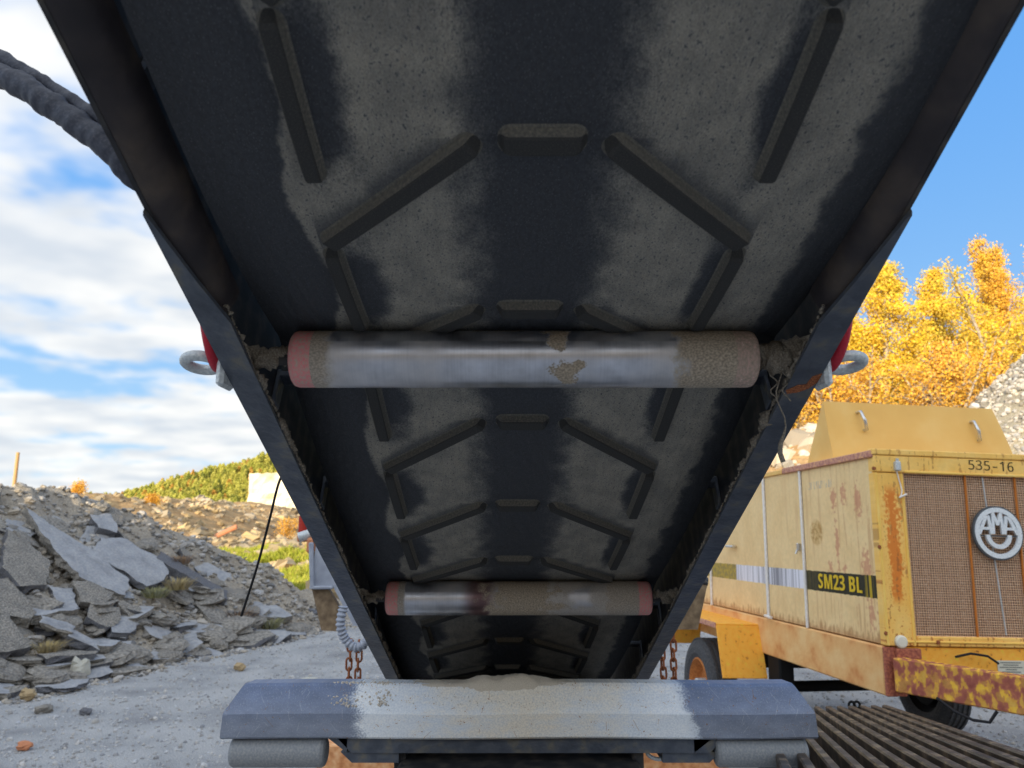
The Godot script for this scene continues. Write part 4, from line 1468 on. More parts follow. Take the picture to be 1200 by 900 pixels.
func chain(at: Vector3, links: int, label: String):
	var o := thing("chain", label, "chain", at, "rusty chains beside the conveyor foot")
	for strand in 2:
		for i in links:
			var b := B.new()
			var a := Vector3(0.011, 0, 0) if (i + strand) % 2 == 0 else Vector3(0.003, 0, 0.0105)
			var c := Vector3(-0.019 + strand * 0.04, 0.015 - i * 0.036, strand * 0.02)
			var p := []
			for k in 17:
				var t := TAU * k / 16.0
				p.append(c + a * cos(t) + Vector3(0.002 * sin(i * 2.0), (0.012 if sin(t) > 0 else -0.012) + 0.012 * sin(t), 0))
			b.tube(p, 0.0045, 6, false)
			part("link", b, M.rust, o)

func eye_and_link(s: float):
	var side := "left" if s < 0 else "right"
	var e := thing("lifting_eye", "grey steel lifting eye sticking out of the %s rail of the conveyor" % side, "lifting eye", Vector3(0.018 + s * 0.46, 1.7475, -1.105), "lifting eyes on the conveyor rails")
	var b := B.new()
	b.tube(ring_pts(Vector3(s * 0.030, 0, 0), Vector3(0.025, 0, 0), Vector3(0, 0.006, 0.0235), 28), 0.0082, 12, false)
	part("ring", b, M.galvanised, e)
	var c := B.new()
	c.tube([Vector3(s * -0.012, 0, 0), Vector3(s * 0.008, 0, 0)], [0.016, 0.012], 16)
	c.box(Vector3(0.012, 0.045, 0.05), Transform3D(Basis(), Vector3(s * -0.008, -0.018, 0.004)), 0.005)
	part("base", c, M.galvanised, e)
	var r := thing("red_link", "red oval sling link hooked through the %s lifting eye" % side, "link", Vector3(0.018 + s * 0.484, 1.785, -1.098), "red links in the lifting eyes")
	var d := B.new()
	d.tube(ring_pts(Vector3(s * -0.010, 0.008, 0), Vector3(s * 0.010, 0.052, 0.0), Vector3(0.003, 0.006, 0.034), 32), 0.0095, 12, false)
	part("ring", d, M.red_paint, r)

func build_machine_bits():
	eye_and_link(-1.0)
	eye_and_link(1.0)
	chain(Vector3(-0.636, 1.02, -3.15), 6, "rusty chain hanging left of the conveyor foot")
	chain(Vector3(0.624, 1.06, -3.14), 7, "rusty chain hanging right of the conveyor foot")
	# wrapped hoses at upper left
	var n := fnl(401, 26.0, 2)
	var H := [[[Vector3(-1.4, 2.40, -1.12), Vector3(-1.03, 2.26, -1.0), Vector3(-0.676, 2.088, -0.886), Vector3(-0.590, 2.032, -0.866), Vector3(-0.508, 1.970, -0.857), Vector3(-0.470, 1.933, -0.863), Vector3(-0.455, 1.93, -0.90)], 0.0162, "thick dark spiral wrapped hose at upper left, lower of the pair"], [[Vector3(-1.4, 2.40, -1.1), Vector3(-1.0, 2.29, -1.0), Vector3(-0.69, 2.122, -0.898), Vector3(-0.608, 2.070, -0.888), Vector3(-0.535, 2.018, -0.868), Vector3(-0.47, 1.975, -0.87), Vector3(-0.455, 1.97, -0.91)], 0.0105, "thinner dark hose behind the spiral wrapped one at upper left"]]
	for h in H:
		var cv := Curve3D.new()
		for i in h[0].size():
			var t: Vector3 = (h[0][mini(i + 1, h[0].size() - 1)] - h[0][maxi(i - 1, 0)]) * 0.16
			cv.add_point(h[0][i], -t, t)
		var L := cv.get_baked_length()
		var pts := []
		var rad := []
		var m := int(L / 0.004)
		for i in m + 1:
			var q := L * i / m
			pts.append(cv.sample_baked(q, true))
			var f := fposmod(q / 0.021, 1.0)
			rad.append(h[1] * (0.94 + 0.10 * pow(sin(PI * f), 0.6)))
		var b := B.new()
		b.tube(pts, rad, 18, true, n, 0.0035)
		tag(part("hose", b, M.hose_rubber, self), h[2], "hose")
	# thin cable dangling from the left rail
	var cp := []
	var P3 := [Vector3(-0.50, 1.655, -1.75), Vector3(-0.543, 1.621, -1.759), Vector3(-0.572, 1.52, -1.78), Vector3(-0.60, 1.415, -1.80), Vector3(-0.638, 1.297, -1.822)]
	var cv := Curve3D.new()
	for i in P3.size():
		var t: Vector3 = (P3[mini(i + 1, 4)] - P3[maxi(i - 1, 0)]) * 0.16
		cv.add_point(P3[i], -t, t)
	for i in 40:
		cp.append(cv.sample_baked(cv.get_baked_length() * i / 39.0, true))
	var cb := B.new()
	cb.tube(cp, 0.0030, 8)
	tag(part("cable", cb, M.black_plastic, self), "thin black cable hanging off the left rail of the conveyor", "cable")
	# plates at the sides of the hopper behind the conveyor
	var w := thing("hopper_side", "grey and brown steel hopper wing beyond the left rail of the conveyor", "hopper wing", Vector3(-0.8, 1.07, -3.33))
	w.rotation_degrees.y = 4.0
	var b := B.new()
	b.prism(PackedVector2Array([Vector2(-0.055, 0.36), Vector2(-0.070, 0.185), Vector2(0.025, 0.185), Vector2(0.12, 0.02), Vector2(0.22, 0.02), Vector2(0.16, 0.42)]), -0.03, 0.02)
	part("grey_plate", b, M.grey_plate, w)
	b = B.new()
	b.box(Vector3(0.018, 0.19, 0.03), Transform3D(Basis(Vector3(0, 0, 1), 0.08), Vector3(-0.068, 0.275, 0.022)), 0.004)
	b.box(Vector3(0.10, 0.014, 0.03), Transform3D(Basis(), Vector3(-0.022, 0.180, 0.022)), 0.004)
	part("rim", b, M.grey_plate, w)
	b = B.new()
	b.prism(PackedVector2Array([Vector2(-0.068, 0.176), Vector2(-0.018, 0.0), Vector2(0.06, -0.005), Vector2(0.075, 0.06), Vector2(0.0, 0.176)]), -0.05, 0.0)
	b.prism(PackedVector2Array([Vector2(-0.083, 0.62), Vector2(-0.075, 0.176), Vector2(-0.055, 0.176), Vector2(-0.045, 0.62)]), -0.08, -0.035)
	part("brown_plate", b, M.brown_plate, w)
	b = B.new()
	b.box(Vector3(0.06, 0.07, 0.05), Transform3D(Basis(), Vector3(-0.078, 0.355, -0.06)), 0.01)
	part("red_bracket", b, M.brick_red, w)
	b = B.new()
	b.tube([Vector3(-0.15, 0.39, -0.08), Vector3(-0.09, 0.41, -0.08)], 0.022, 12)
	part("pipe_end", b, M.galvanised, w)
	var lamp := thing("marker_lamp", "red marker lamp at the edge of the machine left of the conveyor", "lamp", Vector3(-0.950, 1.48, -3.45))
	b = B.new()
	b.tube([Vector3(0, 0.0, 0.0), Vector3(0.0, 0.075, 0)], 0.024, 14)
	part("lens", b, M.lens_red, lamp)
	b = B.new()
	b.box(Vector3(0.07, 0.04, 0.07), Transform3D(Basis(), Vector3(0.015, -0.02, 0)), 0.006)
	part("bracket", b, M.brick_red, lamp)
	var w2 := thing("hopper_side", "brown steel hopper wing with a dark upper edge beyond the right rail", "hopper wing", Vector3(0.76, 1.10, -3.12))
	b = B.new()
	b.prism(PackedVector2Array([Vector2(-0.12, 0.19), Vector2(0.034, 0.172), Vector2(-0.012, 0.0), Vector2(-0.16, 0.0)]), -0.05, 0.0)
	part("brown_plate", b, M.brown_plate, w2)
	b = B.new()
	b.tube([Vector3(-0.10, 0.205, -0.02), Vector3(0.040, 0.185, -0.02)], 0.018, 12)
	part("dark_edge", b, M.rubber, w2)
	# ribbed hose looping below the left wing
	var hp := []
	var hr := []
	var q3 := [Vector3(-0.660, 1.20, -3.02), Vector3(-0.668, 1.13, -3.02), Vector3(-0.648, 1.075, -3.03), Vector3(-0.605, 1.045, -3.03), Vector3(-0.560, 1.075, -3.03), Vector3(-0.53, 1.15, -3.03)]
	cv = Curve3D.new()
	for i in q3.size():
		var t: Vector3 = (q3[mini(i + 1, 5)] - q3[maxi(i - 1, 0)]) * 0.16
		cv.add_point(q3[i], -t, t)
	for i in 90:
		hp.append(cv.sample_baked(cv.get_baked_length() * i / 89.0, true))
		hr.append(0.017 + 0.003 * sin(i * 1.4))
	b = B.new()
	b.tube(hp, hr, 14)
	tag(part("ribbed_hose", b, M.grey_plate, self), "pale grey ribbed hose looping beside the left rail near the chain", "hose")

# ------------------------------------------------------------------ yellow compressor trailer
func side_texture() -> ImageTexture:
	# the whole left side: u runs from the front corner to the rear (3.4 m), v from the top down (0.97 m)
	var w := 1700
	var h := 486
	var d := PackedByteArray()
	d.resize(w * h * 3)
	var n1 := fnl(501, 0.008, 4)
	var n2 := fnl(502, 0.05, 4)
	var n3 := fnl(503, 0.02, 3)
	for j in h:
		for i in w:
			var s := 3.4 * i / w
			var y := 1.21 - 0.97 * j / h
			var a := n1.get_noise_2d(i, j)
			var b := n2.get_noise_2d(i, j)
			var st := n3.get_noise_2d(i * 2.2, j * 0.16)
			var c := Color(0.92, 0.79, 0.565).lerp(Color(0.95, 0.83, 0.61), clampf(0.5 + a, 0, 1)) * (1.0 + 0.04 * b)
			# drips of rust, most of them near the front corner
			var near := clampf(1.1 - s * 0.75, 0.12, 1.0)
			var drip := smoothstep(0.22, 0.5, st + 0.25 * b) * near
			c = c.lerp(Color(0.60, 0.36, 0.23), drip * 0.25)
			for q in [[0.415, 0.98, 0.035, 0.07], [0.31, 1.0, 0.035, 0.06], [0.16, 0.96, 0.03, 0.10], [0.12, 0.62, 0.045, 0.13], [0.40, 0.72, 0.022, 0.20], [0.10, 0.38, 0.04, 0.10], [0.33, 0.60, 0.03, 0.04], [0.48, 0.61, 0.03, 0.05], [0.02, 0.36, 0.03, 0.10]]:
				var e := Vector2((s - q[0]) / q[2], (y - q[1]) / q[3]).length() + 1.1 * b + 0.6 * a
				c = c.lerp(Color(0.76, 0.48, 0.38), (1.0 - smoothstep(0.25, 1.0, e)) * 0.55)
			var rr := Vector2(s - 0.628, y - 0.80).length()
			c = c.lerp(Color(0.60, 0.42, 0.16), (smoothstep(0.085, 0.06, rr) * 0.35 + smoothstep(0.05, 0.035, absf(rr - 0.03) + 0.03 * b) * 0.25) * clampf(0.6 + b, 0, 1))
			c = c.lerp(Color(0.58, 0.36, 0.2), smoothstep(0.30, 0.24, y + 0.05 * st + 0.02 * b) * 0.5)
			# the printed band: black, then bleached white, then olive
			if y < 0.576 + 0.003 * b and y > 0.464 + 0.003 * b:
				var g := n3.get_noise_2d(i * 3.0, j * 0.05)
				if s < 0.79:
					c = Color(0.16, 0.155, 0.10) * (1.0 + 0.4 * b)
					c = c.lerp(Color(0.74, 0.62, 0.12), smoothstep(-0.1, 0.4, g + 0.35 * sin(s * 90.0)) * smoothstep(0.16, 0.13, s) * smoothstep(0.01, 0.05, s))
					c = c.lerp(Color(0.42, 0.36, 0.14), 0.5 * smoothstep(0.60, 0.68, s) * clampf(0.5 + g, 0, 1))
				elif s < 1.88:
					c = Color(0.92, 0.92, 0.95).lerp(Color(0.55, 0.55, 0.58), clampf(0.25 + 1.3 * g + 0.35 * smoothstep(1.55, 1.3, s) * smoothstep(1.0, 1.2, s), 0, 1))
				else:
					c = Color(0.58, 0.52, 0.30).lerp(Color(0.72, 0.62, 0.25), clampf(0.5 + 1.5 * n2.get_noise_2d(i * 0.7, j), 0, 1))
			if s > 0.42 and s < 0.70 and y > 1.055 and y < 1.10:
				c = c.lerp(Color(0.66, 0.63, 0.62), 0.5 * smoothstep(-0.2, 0.3, n2.get_noise_2d(i * 1.6, j * 0.4)))
			put(d, (j * w + i) * 3, c)
	return img_of(w, h, d)

func front_texture() -> ImageTexture:
	# the front face: u across 1.28 m, v down 1.0 m
	var w := 900
	var h := 704
	var d := PackedByteArray()
	d.resize(w * h * 3)
	var n1 := fnl(521, 0.008, 4)
	var n2 := fnl(522, 0.05, 4)
	var n3 := fnl(523, 0.02, 3)
	for j in h:
		for i in w:
			var x := 1.28 * i / w
			var y := 1.22 - 1.0 * j / h
			var a := n1.get_noise_2d(i, j)
			var b := n2.get_noise_2d(i, j)
			var st := n3.get_noise_2d(i * 2.0, j * 0.3)
			var c := Color(0.97, 0.765, 0.38).lerp(Color(0.98, 0.81, 0.46), clampf(0.5 + a, 0, 1)) * (1.0 + 0.03 * b)
			var e := absf(x - 0.085 - 0.02 * st) / (0.035 + 0.012 * a)
			c = c.lerp(Color(0.86, 0.47, 0.16), (1.0 - smoothstep(0.4, 1.25, e + 0.9 * b)) * smoothstep(0.42, 0.5, y) * smoothstep(1.06, 0.98, y) * 0.85)
			c = c.lerp(Color(0.78, 0.46, 0.22), smoothstep(0.25, 0.5, b + 0.6 * st) * smoothstep(0.75, 0.5, y) * 0.5)
			c = c.lerp(Color(0.50, 0.30, 0.16), smoothstep(0.3, 0.55, st + 0.5 * b) * 0.35)
			put(d, (j * w + i) * 3, c)
	return img_of(w, h, d)

func stroke(b: B, pts: Array, w: float, z0: float, z1: float, t: Transform3D):
	# a flat ribbon of width w along 2D points, given thickness
	b.flat()
	var L := []
	var R := []
	for i in pts.size():
		var d: Vector2 = (pts[mini(i + 1, pts.size() - 1)] - pts[maxi(i - 1, 0)]).normalized()
		var s := d.orthogonal() * w * 0.5
		L.append(pts[i] + s)
		R.append(pts[i] - s)
	for i in pts.size() - 1:
		var v := func(q: Vector2, z: float) -> Vector3: return t * Vector3(q.x, q.y, z)
		b.quad(v.call(L[i], z1), v.call(L[i + 1], z1), v.call(R[i + 1], z1), v.call(R[i], z1), t.basis.z)
		b.quad(v.call(L[i], z0), v.call(L[i + 1], z0), v.call(L[i + 1], z1), v.call(L[i], z1), t.basis * Vector3((L[i] - R[i]).x, (L[i] - R[i]).y, 0))
		b.quad(v.call(R[i], z0), v.call(R[i + 1], z0), v.call(R[i + 1], z1), v.call(R[i], z1), t.basis * Vector3((R[i] - L[i]).x, (R[i] - L[i]).y, 0))
	for e in [0, pts.size() - 1]:
		var v2 := func(q: Vector2, z: float) -> Vector3: return t * Vector3(q.x, q.y, z)
		var d2: Vector2 = (pts[0] - pts[1]) if e == 0 else (pts[e] - pts[e - 1])
		b.quad(v2.call(L[e], z0), v2.call(R[e], z0), v2.call(R[e], z1), v2.call(L[e], z1), t.basis * Vector3(d2.x, d2.y, 0))

func lettering(n: String, text: String, height: float, depth: float, m: Material, parent: Node, t: Transform3D, squeeze := 1.0, font := "Droid Sans"):
	var tm := TextMesh.new()
	var f := SystemFont.new()
	f.font_names = PackedStringArray([font])
	f.font_weight = 700
	tm.font = f
	tm.text = text
	tm.font_size = 64
	tm.pixel_size = height / 46.0
	tm.depth = depth
	tm.curve_step = 1.0
	var o := MeshInstance3D.new()
	o.mesh = tm
	o.material_override = m
	o.name = n
	parent.add_child(o, true)
	o.transform = t * Transform3D(Basis.from_scale(Vector3(squeeze, 1, 1)), Vector3.ZERO)

func wheel(o: Node3D, at: Vector3, r: float, wd: float, s: float):
	# turns about x; s = -1: the hub faces -x
	var b := B.new()
	var h := wd * 0.5
	b.lathe_x([Vector2(-h * 0.82, r * 0.60), Vector2(-h, r * 0.70), Vector2(-h * 1.02, r * 0.82), Vector2(-h * 0.9, r * 0.94), Vector2(-h * 0.68, r * 0.985), Vector2(-h * 0.3, r), Vector2(h * 0.3, r), Vector2(h * 0.68, r * 0.985), Vector2(h * 0.9, r * 0.94), Vector2(h * 1.02, r * 0.82), Vector2(h, r * 0.70), Vector2(h * 0.82, r * 0.60)], 44, Transform3D(Basis(), at))
	for k in 4:
		var x := lerpf(-h * 0.6, h * 0.6, k / 3.0)
		b.lathe_x([Vector2(x - 0.010, r * 0.99), Vector2(x - 0.009, r + 0.008), Vector2(x + 0.009, r + 0.008), Vector2(x + 0.010, r * 0.99)], 44, Transform3D(Basis(), at))
	var w := part("wheel", b, M.tyre, o)
	var c := B.new()
	c.lathe_x([Vector2(s * h * 0.84, r * 0.62), Vector2(s * h * 0.92, r * 0.58), Vector2(s * h * 0.6, r * 0.50), Vector2(s * h * 0.2, r * 0.42), Vector2(s * h * 0.25, r * 0.25), Vector2(s * h * 0.3, 0.0)], 36, Transform3D(Basis(), at))
	part("rim", c, M.rust_rim, w)
	var dr := B.new()
	dr.lathe_x([Vector2(-s * h * 0.8, r * 0.62), Vector2(-s * h * 0.3, r * 0.5), Vector2(-s * h * 0.35, r * 0.45), Vector2(-s * h * 0.7, r * 0.44), Vector2(-s * h * 0.75, 0.0)], 30, Transform3D(Basis(), at))
	part("shade_drum", dr, M.black_void, w)  # black drum stands in for the shade inside the wheel
	var hb := B.new()
	hb.lathe_x([Vector2(s * h * 0.2, r * 0.20), Vector2(s * h * 1.0, r * 0.19), Vector2(s * h * 1.08, r * 0.15), Vector2(s * h * 1.08, 0.0)], 20, Transform3D(Basis(), at))
	part("hub", hb, M.galvanised, w)

func build_trailer():
	mat("rust_rim", [[0.0, C8(120, 66, 36)], [0.5, C8(184, 112, 56)], [0.9, C8(206, 140, 78)]], 0.03, 0.3, 0.85, 0.0, 0.8, 0.06)
	var e := Vector3(0.99508, -0.02899, -0.09471)
	var up := Vector3(0.02741, 0.99946, -0.01791)
	var bz := e.cross(up).normalized()
	var o := thing("compressor_trailer", "rusty yellow compressor trailer with a round emblem on its wire grille", "trailer", Vector3.ZERO)
	var Y0 := 0.687
	o.transform = Transform3D(Basis(e, up, bz), Vector3(1.849, 0.687, -3.866) - up * Y0)
	var T := func(x: float, y: float, s: float) -> Vector3: return Vector3(x, Y0 + y, -s)
	# core
	var b := B.new()
	b.box(Vector3(1.20, 0.95, 3.25), Transform3D(Basis(), T.call(0.64, 0.72, 1.75)))
	part("inner_casing", b, M.dark_steel, o)
	# side panels and doors
	var sm := textured("side_paint", side_texture(), 0.55)
	var P := [["side_panel", 0.012, 0.780], ["door", 0.802, 1.316], ["door", 1.342, 2.385], ["side_panel", 2.415, 3.40]]
	for k in P.size():
		b = B.new()
		b.planar = true
		b.U = Vector3(0, 0, -1.0 / 3.4)
		b.V = Vector3(0, -1.0 / 0.97, 0)
		b.O = Vector2(0, (1.21 + Y0) / 0.97)
		var q: Array = P[k]
		b.box(Vector3(0.03, 0.945, q[2] - q[1]), Transform3D(Basis(), T.call(0.016, 0.7155, (q[1] + q[2]) * 0.5)), 0.003)
		var pn := part(q[0], b, sm, o)
		if k == 0:
			pn.set_meta("label", "front side panel with rust runs, a ring stain and a black band")
		if q[0] == "door":
			var hd := B.new()
			if k == 1:
				hd.box(Vector3(0.03, 0.05, 0.02), Transform3D(Basis(), T.call(-0.012, 0.711, 0.835)), 0.006)
				hd.tube([T.call(-0.02, 0.70, 0.835), T.call(-0.03, 0.67, 0.84)], 0.007, 8)
			else:
				hd.tube([T.call(-0.004, 0.707, 1.87), T.call(-0.03, 0.707, 1.87)], 0.012, 10)
				hd.tube([T.call(-0.03, 0.707, 1.84), T.call(-0.03, 0.707, 1.98)], 0.010, 10)
			part("handle", hd, M.chrome, pn)
	for q in [[0.791, 0.018], [1.329, 0.024], [2.400, 0.026]]:
		b = B.new()
		b.box(Vector3(0.016, 0.955, q[1]), Transform3D(Basis(), T.call(-0.004, 0.714, q[0])), 0.004)
		part("door_strip", b, M.silver_strip, o)
	b = B.new()
	b.tube([T.call(-0.012, 0.258, 1.33), T.call(-0.03, 0.256, 1.33), T.call(-0.032, 0.254, 1.23)], 0.010, 8)
	part("door_bolt", b, M.silver_strip, o)
	lettering("lettering", "SM23 BL", 0.080, 0.002, M.letter_yellow, o, Transform3D(Basis(Vector3(0, 0, 1), Vector3(0, 1, 0), Vector3(-1, 0, 0)), T.call(-0.0005, 0.519, 0.405)), 1.06)
	# other side, rear and roof
	b = B.new()
	b.box(Vector3(0.03, 0.945, 3.38), Transform3D(Basis(), T.call(1.264, 0.7155, 1.70)), 0.003)
	b.box(Vector3(1.22, 0.945, 0.03), Transform3D(Basis(), T.call(0.64, 0.7155, 3.385)), 0.003)
	part("rear_panels", b, M.hood_paint, o)
	b = B.new()
	b.box(Vector3(1.28, 0.014, 3.40), Transform3D(Basis(), T.call(0.64, 1.205, 1.702)), 0.003)
	part("roof", b, M.hood_paint, o)
	b = B.new()
	b.box(Vector3(0.022, 0.036, 1.02), Transform3D(Basis(), T.call(-0.006, 1.196, 0.50)), 0.004)
	part("roof_trim", b, M.purple_rust, o).set_meta("label", "purplish rusted roof edge at the front")
	b = B.new()
	b.box(Vector3(0.018, 0.030, 2.36), Transform3D(Basis(), T.call(-0.004, 1.194, 2.20)), 0.004)
	part("roof_trim", b, M.hood_paint, o)
	# front face
	var fm := textured("front_paint", front_texture(), 0.5)
	var F := [["corner_post", 0.0, 0.165, 0.24, 1.10], ["corner_post", 1.115, 1.28, 0.24, 1.10], ["header", 0.0, 1.28, 1.103, 1.19], ["sill", 0.168, 1.112, 0.24, 0.288], ["top_rail", -0.006, 1.286, 1.192, 1.224]]
	for q in F:
		b = B.new()
		b.planar = true
		b.U = Vector3(1.0 / 1.28, 0, 0)
		b.V = Vector3(0, -1.0, 0)
		b.O = Vector2(0, 1.22 + Y0)
		var proud: float = 0.008 if q[0] == "top_rail" else (0.004 if q[0] == "header" else 0.0)
		b.box(Vector3(q[2] - q[1], q[4] - q[3], 0.05), Transform3D(Basis(), T.call((q[1] + q[2]) * 0.5, (q[3] + q[4]) * 0.5, 0.018 - proud)), 0.005)
		part(q[0], b, fm, o)
	# beads along the posts
	b = B.new()
	for x in [0.012, 0.150]:
		b.box(Vector3(0.012, 0.86, 0.012), Transform3D(Basis(), T.call(x, 0.67, -0.009)), 0.004)
	b.box(Vector3(0.95, 0.014, 0.012), Transform3D(Basis(), T.call(0.64, 1.108, -0.012)), 0.004)
	b.box(Vector3(1.10, 0.012, 0.010), Transform3D(Basis(), T.call(0.64, 0.262, -0.010)), 0.004)
	part("bead", b, M.yellow_paint, o)
	# radiator and wire grille
	b = B.new()
	b.box(Vector3(0.96, 0.83, 0.03), Transform3D(Basis(), T.call(0.64, 0.695, 0.085)))
	for i in 60:
		b.box(Vector3(0.003, 0.82, 0.012), Transform3D(Basis(), T.call(0.175 + i * 0.0158, 0.695, 0.065)))
	part("radiator", b, M.radiator, o)
	b = B.new()
	for i in 77:
		var x := 0.166 + i * 0.01246
		b.bar(T.call(x, 0.285, 0.016), T.call(x + 0.002 * sin(i * 0.7), 1.105, 0.016), 0.0030, 0.0030, Vector3.BACK)
	for i in 67:
		var y := 0.29 + i * 0.01246
		b.bar(T.call(0.162, y, 0.012), T.call(1.118, y + 0.002 * sin(i * 0.9), 0.012), 0.0036, 0.0036, Vector3.BACK)
	part("wire_grille", b, M.wire, o, "stuff")
	for x in [0.505, 0.785]:
		b = B.new()
		b.bar(T.call(x + 0.006, 1.105, 0.004), T.call(x - 0.008, 0.285, 0.004), 0.011, 0.011, Vector3.BACK, 0.003)
		part("grille_bar", b, M.rust_orange, o)
	b = B.new()
	b.bar(T.call(0.612, 1.10, 0.008), T.call(0.655, 0.30, 0.008), 0.005, 0.005, Vector3.BACK)
	part("rod", b, M.galvanised, o)
	# round emblem: three letters over a smile, inside a ring
	var et := Transform3D(Basis(), T.call(0.648, 0.808, -0.012))
	var em := B.new()
	var ring := []
	for i in 41:
		ring.append(Vector2(cos(TAU * i / 40.0), sin(TAU * i / 40.0)) * 0.118)
	stroke(em, ring, 0.024, 0.0, 0.014, et)
	var smile := []
	for i in 21:
		var a := PI + PI * i / 20.0
		smile.append(Vector2(cos(a), sin(a)) * 0.060 + Vector2(0, -0.010))
	stroke(em, smile, 0.022, 0.0, 0.0135, et)
	var emb := part("emblem", em, M.emblem_metal, o)
	var lt := B.new()
	for s in [-1.0, 1.0]: # the two outer letters lean on the ring
		stroke(lt, [Vector2(s * 0.106, -0.006), Vector2(s * 0.060, 0.086)] if s < 0 else [Vector2(0.034, -0.006), Vector2(0.052, 0.086)], 0.017, 0.0, 0.013, et)
		stroke(lt, [Vector2(s * 0.036, -0.006), Vector2(s * 0.050, 0.088)] if s < 0 else [Vector2(0.106, -0.006), Vector2(0.062, 0.086)], 0.017, 0.0, 0.0125, et)
		stroke(lt, [Vector2(s * 0.092, 0.022), Vector2(s * 0.044, 0.022)], 0.014, 0.0, 0.012, et)
	stroke(lt, [Vector2(-0.027, -0.006), Vector2(-0.022, 0.104)], 0.015, 0.0, 0.0122, et)
	stroke(lt, [Vector2(-0.022, 0.104), Vector2(0.0, 0.040)], 0.015, 0.0, 0.0128, et)
	stroke(lt, [Vector2(0.0, 0.040), Vector2(0.022, 0.104)], 0.015, 0.0, 0.0124, et)
	stroke(lt, [Vector2(0.022, 0.104), Vector2(0.027, -0.006)], 0.015, 0.0, 0.0120, et)
	part("letters", lt, M.emblem_metal, emb)
	var ol := B.new()
	var r2 := []
	for i in 41:
		r2.append(Vector2(cos(TAU * i / 40.0), sin(TAU * i / 40.0)) * 0.134)
	stroke(ol, r2, 0.009, -0.004, 0.010, et)
	stroke(ol, [Vector2(-0.134, -0.016), Vector2(0.134, -0.016)], 0.006, -0.002, 0.006, et)
	stroke(ol, [Vector2(-0.032, 0.0), Vector2(-0.032, 0.128)], 0.005, -0.002, 0.005, et)
	stroke(ol, [Vector2(0.032, 0.0), Vector2(0.032, 0.128)], 0.005, -0.002, 0.005, et)
	part("outline", ol, M.emblem_dark, emb)
	lettering("number", "535-16", 0.050, 0.002, M.number_paint, o, Transform3D(Basis(Vector3(0, 0, 1), -0.02), T.call(0.655, 1.156, -0.0115)), 1.05, "Droid Sans Mono")
	# clip and cord, reflector, screws
	b = B.new()
	b.box(Vector3(0.03, 0.05, 0.03), Transform3D(Basis(), T.call(0.126, 1.135, -0.02)), 0.006)
	b.tube([T.call(0.126, 1.15, -0.02), T.call(0.126, 1.175, -0.024)], 0.008, 8)
	part("clip", b, M.galvanised, o)
	b = B.new()
	b.tube([T.call(0.122, 1.11, -0.016), T.call(0.134, 1.06, -0.014), T.call(0.146, 1.01, -0.012), T.call(0.138, 0.985, -0.014), T.call(0.126, 0.972, -0.016)], 0.0035, 6)
	b.tube([T.call(0.126, 0.972, -0.016), T.call(0.145, 0.985, -0.03), T.call(0.165, 0.992, -0.016)], 0.005, 6)
	part("cord", b, M.silver_strip, o)
	b = B.new()
	b.lathe_x([Vector2(0.0, 0.032), Vector2(0.012, 0.031), Vector2(0.018, 0.024), Vector2(0.020, 0.0)], 24, Transform3D(Basis(Vector3(0, 0, 1), Vector3(0, 1, 0), Vector3(-1, 0, 0)), T.call(0.076, 0.262, -0.008)))
	part("reflector", b, M.lens_white, o)
	for q in [[0.004, 1.12, -0.006], [0.004, 0.72, -0.006], [0.004, 0.30, -0.006], [0.27, 0.262, -0.012]]:
		b = B.new()
		b.lathe_x([Vector2(0, 0.011), Vector2(0.007, 0.009), Vector2(0.008, 0.0)], 8, Transform3D(Basis(Vector3(0, 0, 1), Vector3(0, 1, 0), Vector3(-1, 0, 0)), T.call(q[0], q[1], q[2])))
		part("bolt_head", b, M.rust, o)
	# hood on the roof
	b = B.new()
	var hp := {"a": T.call(0.066, 1.212, 0.50), "b": T.call(1.236, 1.212, 0.50), "c": T.call(1.150, 1.585, 0.56), "d": T.call(0.052, 1.585, 0.56), "e": T.call(0.070, 1.212, 0.84), "f": T.call(1.24, 1.212, 0.84)}
	b.flat()
	var slices := 16
	for i in slices:
		for j in 8:
			var pq := []
			for q in [[i, j], [i + 1, j], [i + 1, j + 1], [i, j + 1]]:
				var u: float = float(q[0]) / slices
				var v: float = float(q[1]) / 8.0
				var p: Vector3 = hp.a.lerp(hp.b, u).lerp(hp.d.lerp(hp.c, u), v)
				p.z += 0.010 * exp(-pow((u - 0.12) / 0.07, 2.0)) * (1.0 - v) - 0.006 * sin(u * 5.0) * sin(v * PI)
				pq.append(p)
			b.quad(pq[0], pq[1], pq[2], pq[3], Vector3.BACK)
	b.tri(hp.a, hp.d, hp.e, Vector3.LEFT)
	b.tri(hp.b, hp.c, hp.f, Vector3.RIGHT)
	b.quad(hp.d, hp.c, hp.f, hp.e, Vector3(0, 1, -1))
	var hood := part("hood", b, M.hood_paint, o)
	for q in [[0.262, 1.52, 0.29, 1.41], [0.985, 1.49, 1.008, 1.375]]:
		b = B.new()
		b.tube([T.call(q[0], q[1], 0.555), T.call(q[0], q[1], 0.512), T.call((q[0] + q[2]) * 0.5, (q[1] + q[3]) * 0.5, 0.495), T.call(q[2], q[3], 0.505), T.call(q[2], q[3], 0.54)], 0.010, 10)
		part("handle", b, M.chrome, hood)
	# frame
	for x in [0.02, 1.26]:
		b = B.new()
		b.box(Vector3(0.055, 0.235, 3.40), Transform3D(Basis(), T.call(x, 0.119, 1.72)), 0.008)
		part("frame_beam", b, M.orange_beam, o)
	b = B.new()
	b.box(Vector3(1.16, 0.20, 0.05), Transform3D(Basis(), T.call(0.64, 0.135, 0.03)), 0.006)
	part("front_beam", b, M.fender_paint, o)
	b = B.new()
	b.box(Vector3(0.060, 0.232, 0.02), Transform3D(Basis(), T.call(0.022, 0.118, 0.008)), 0.004)
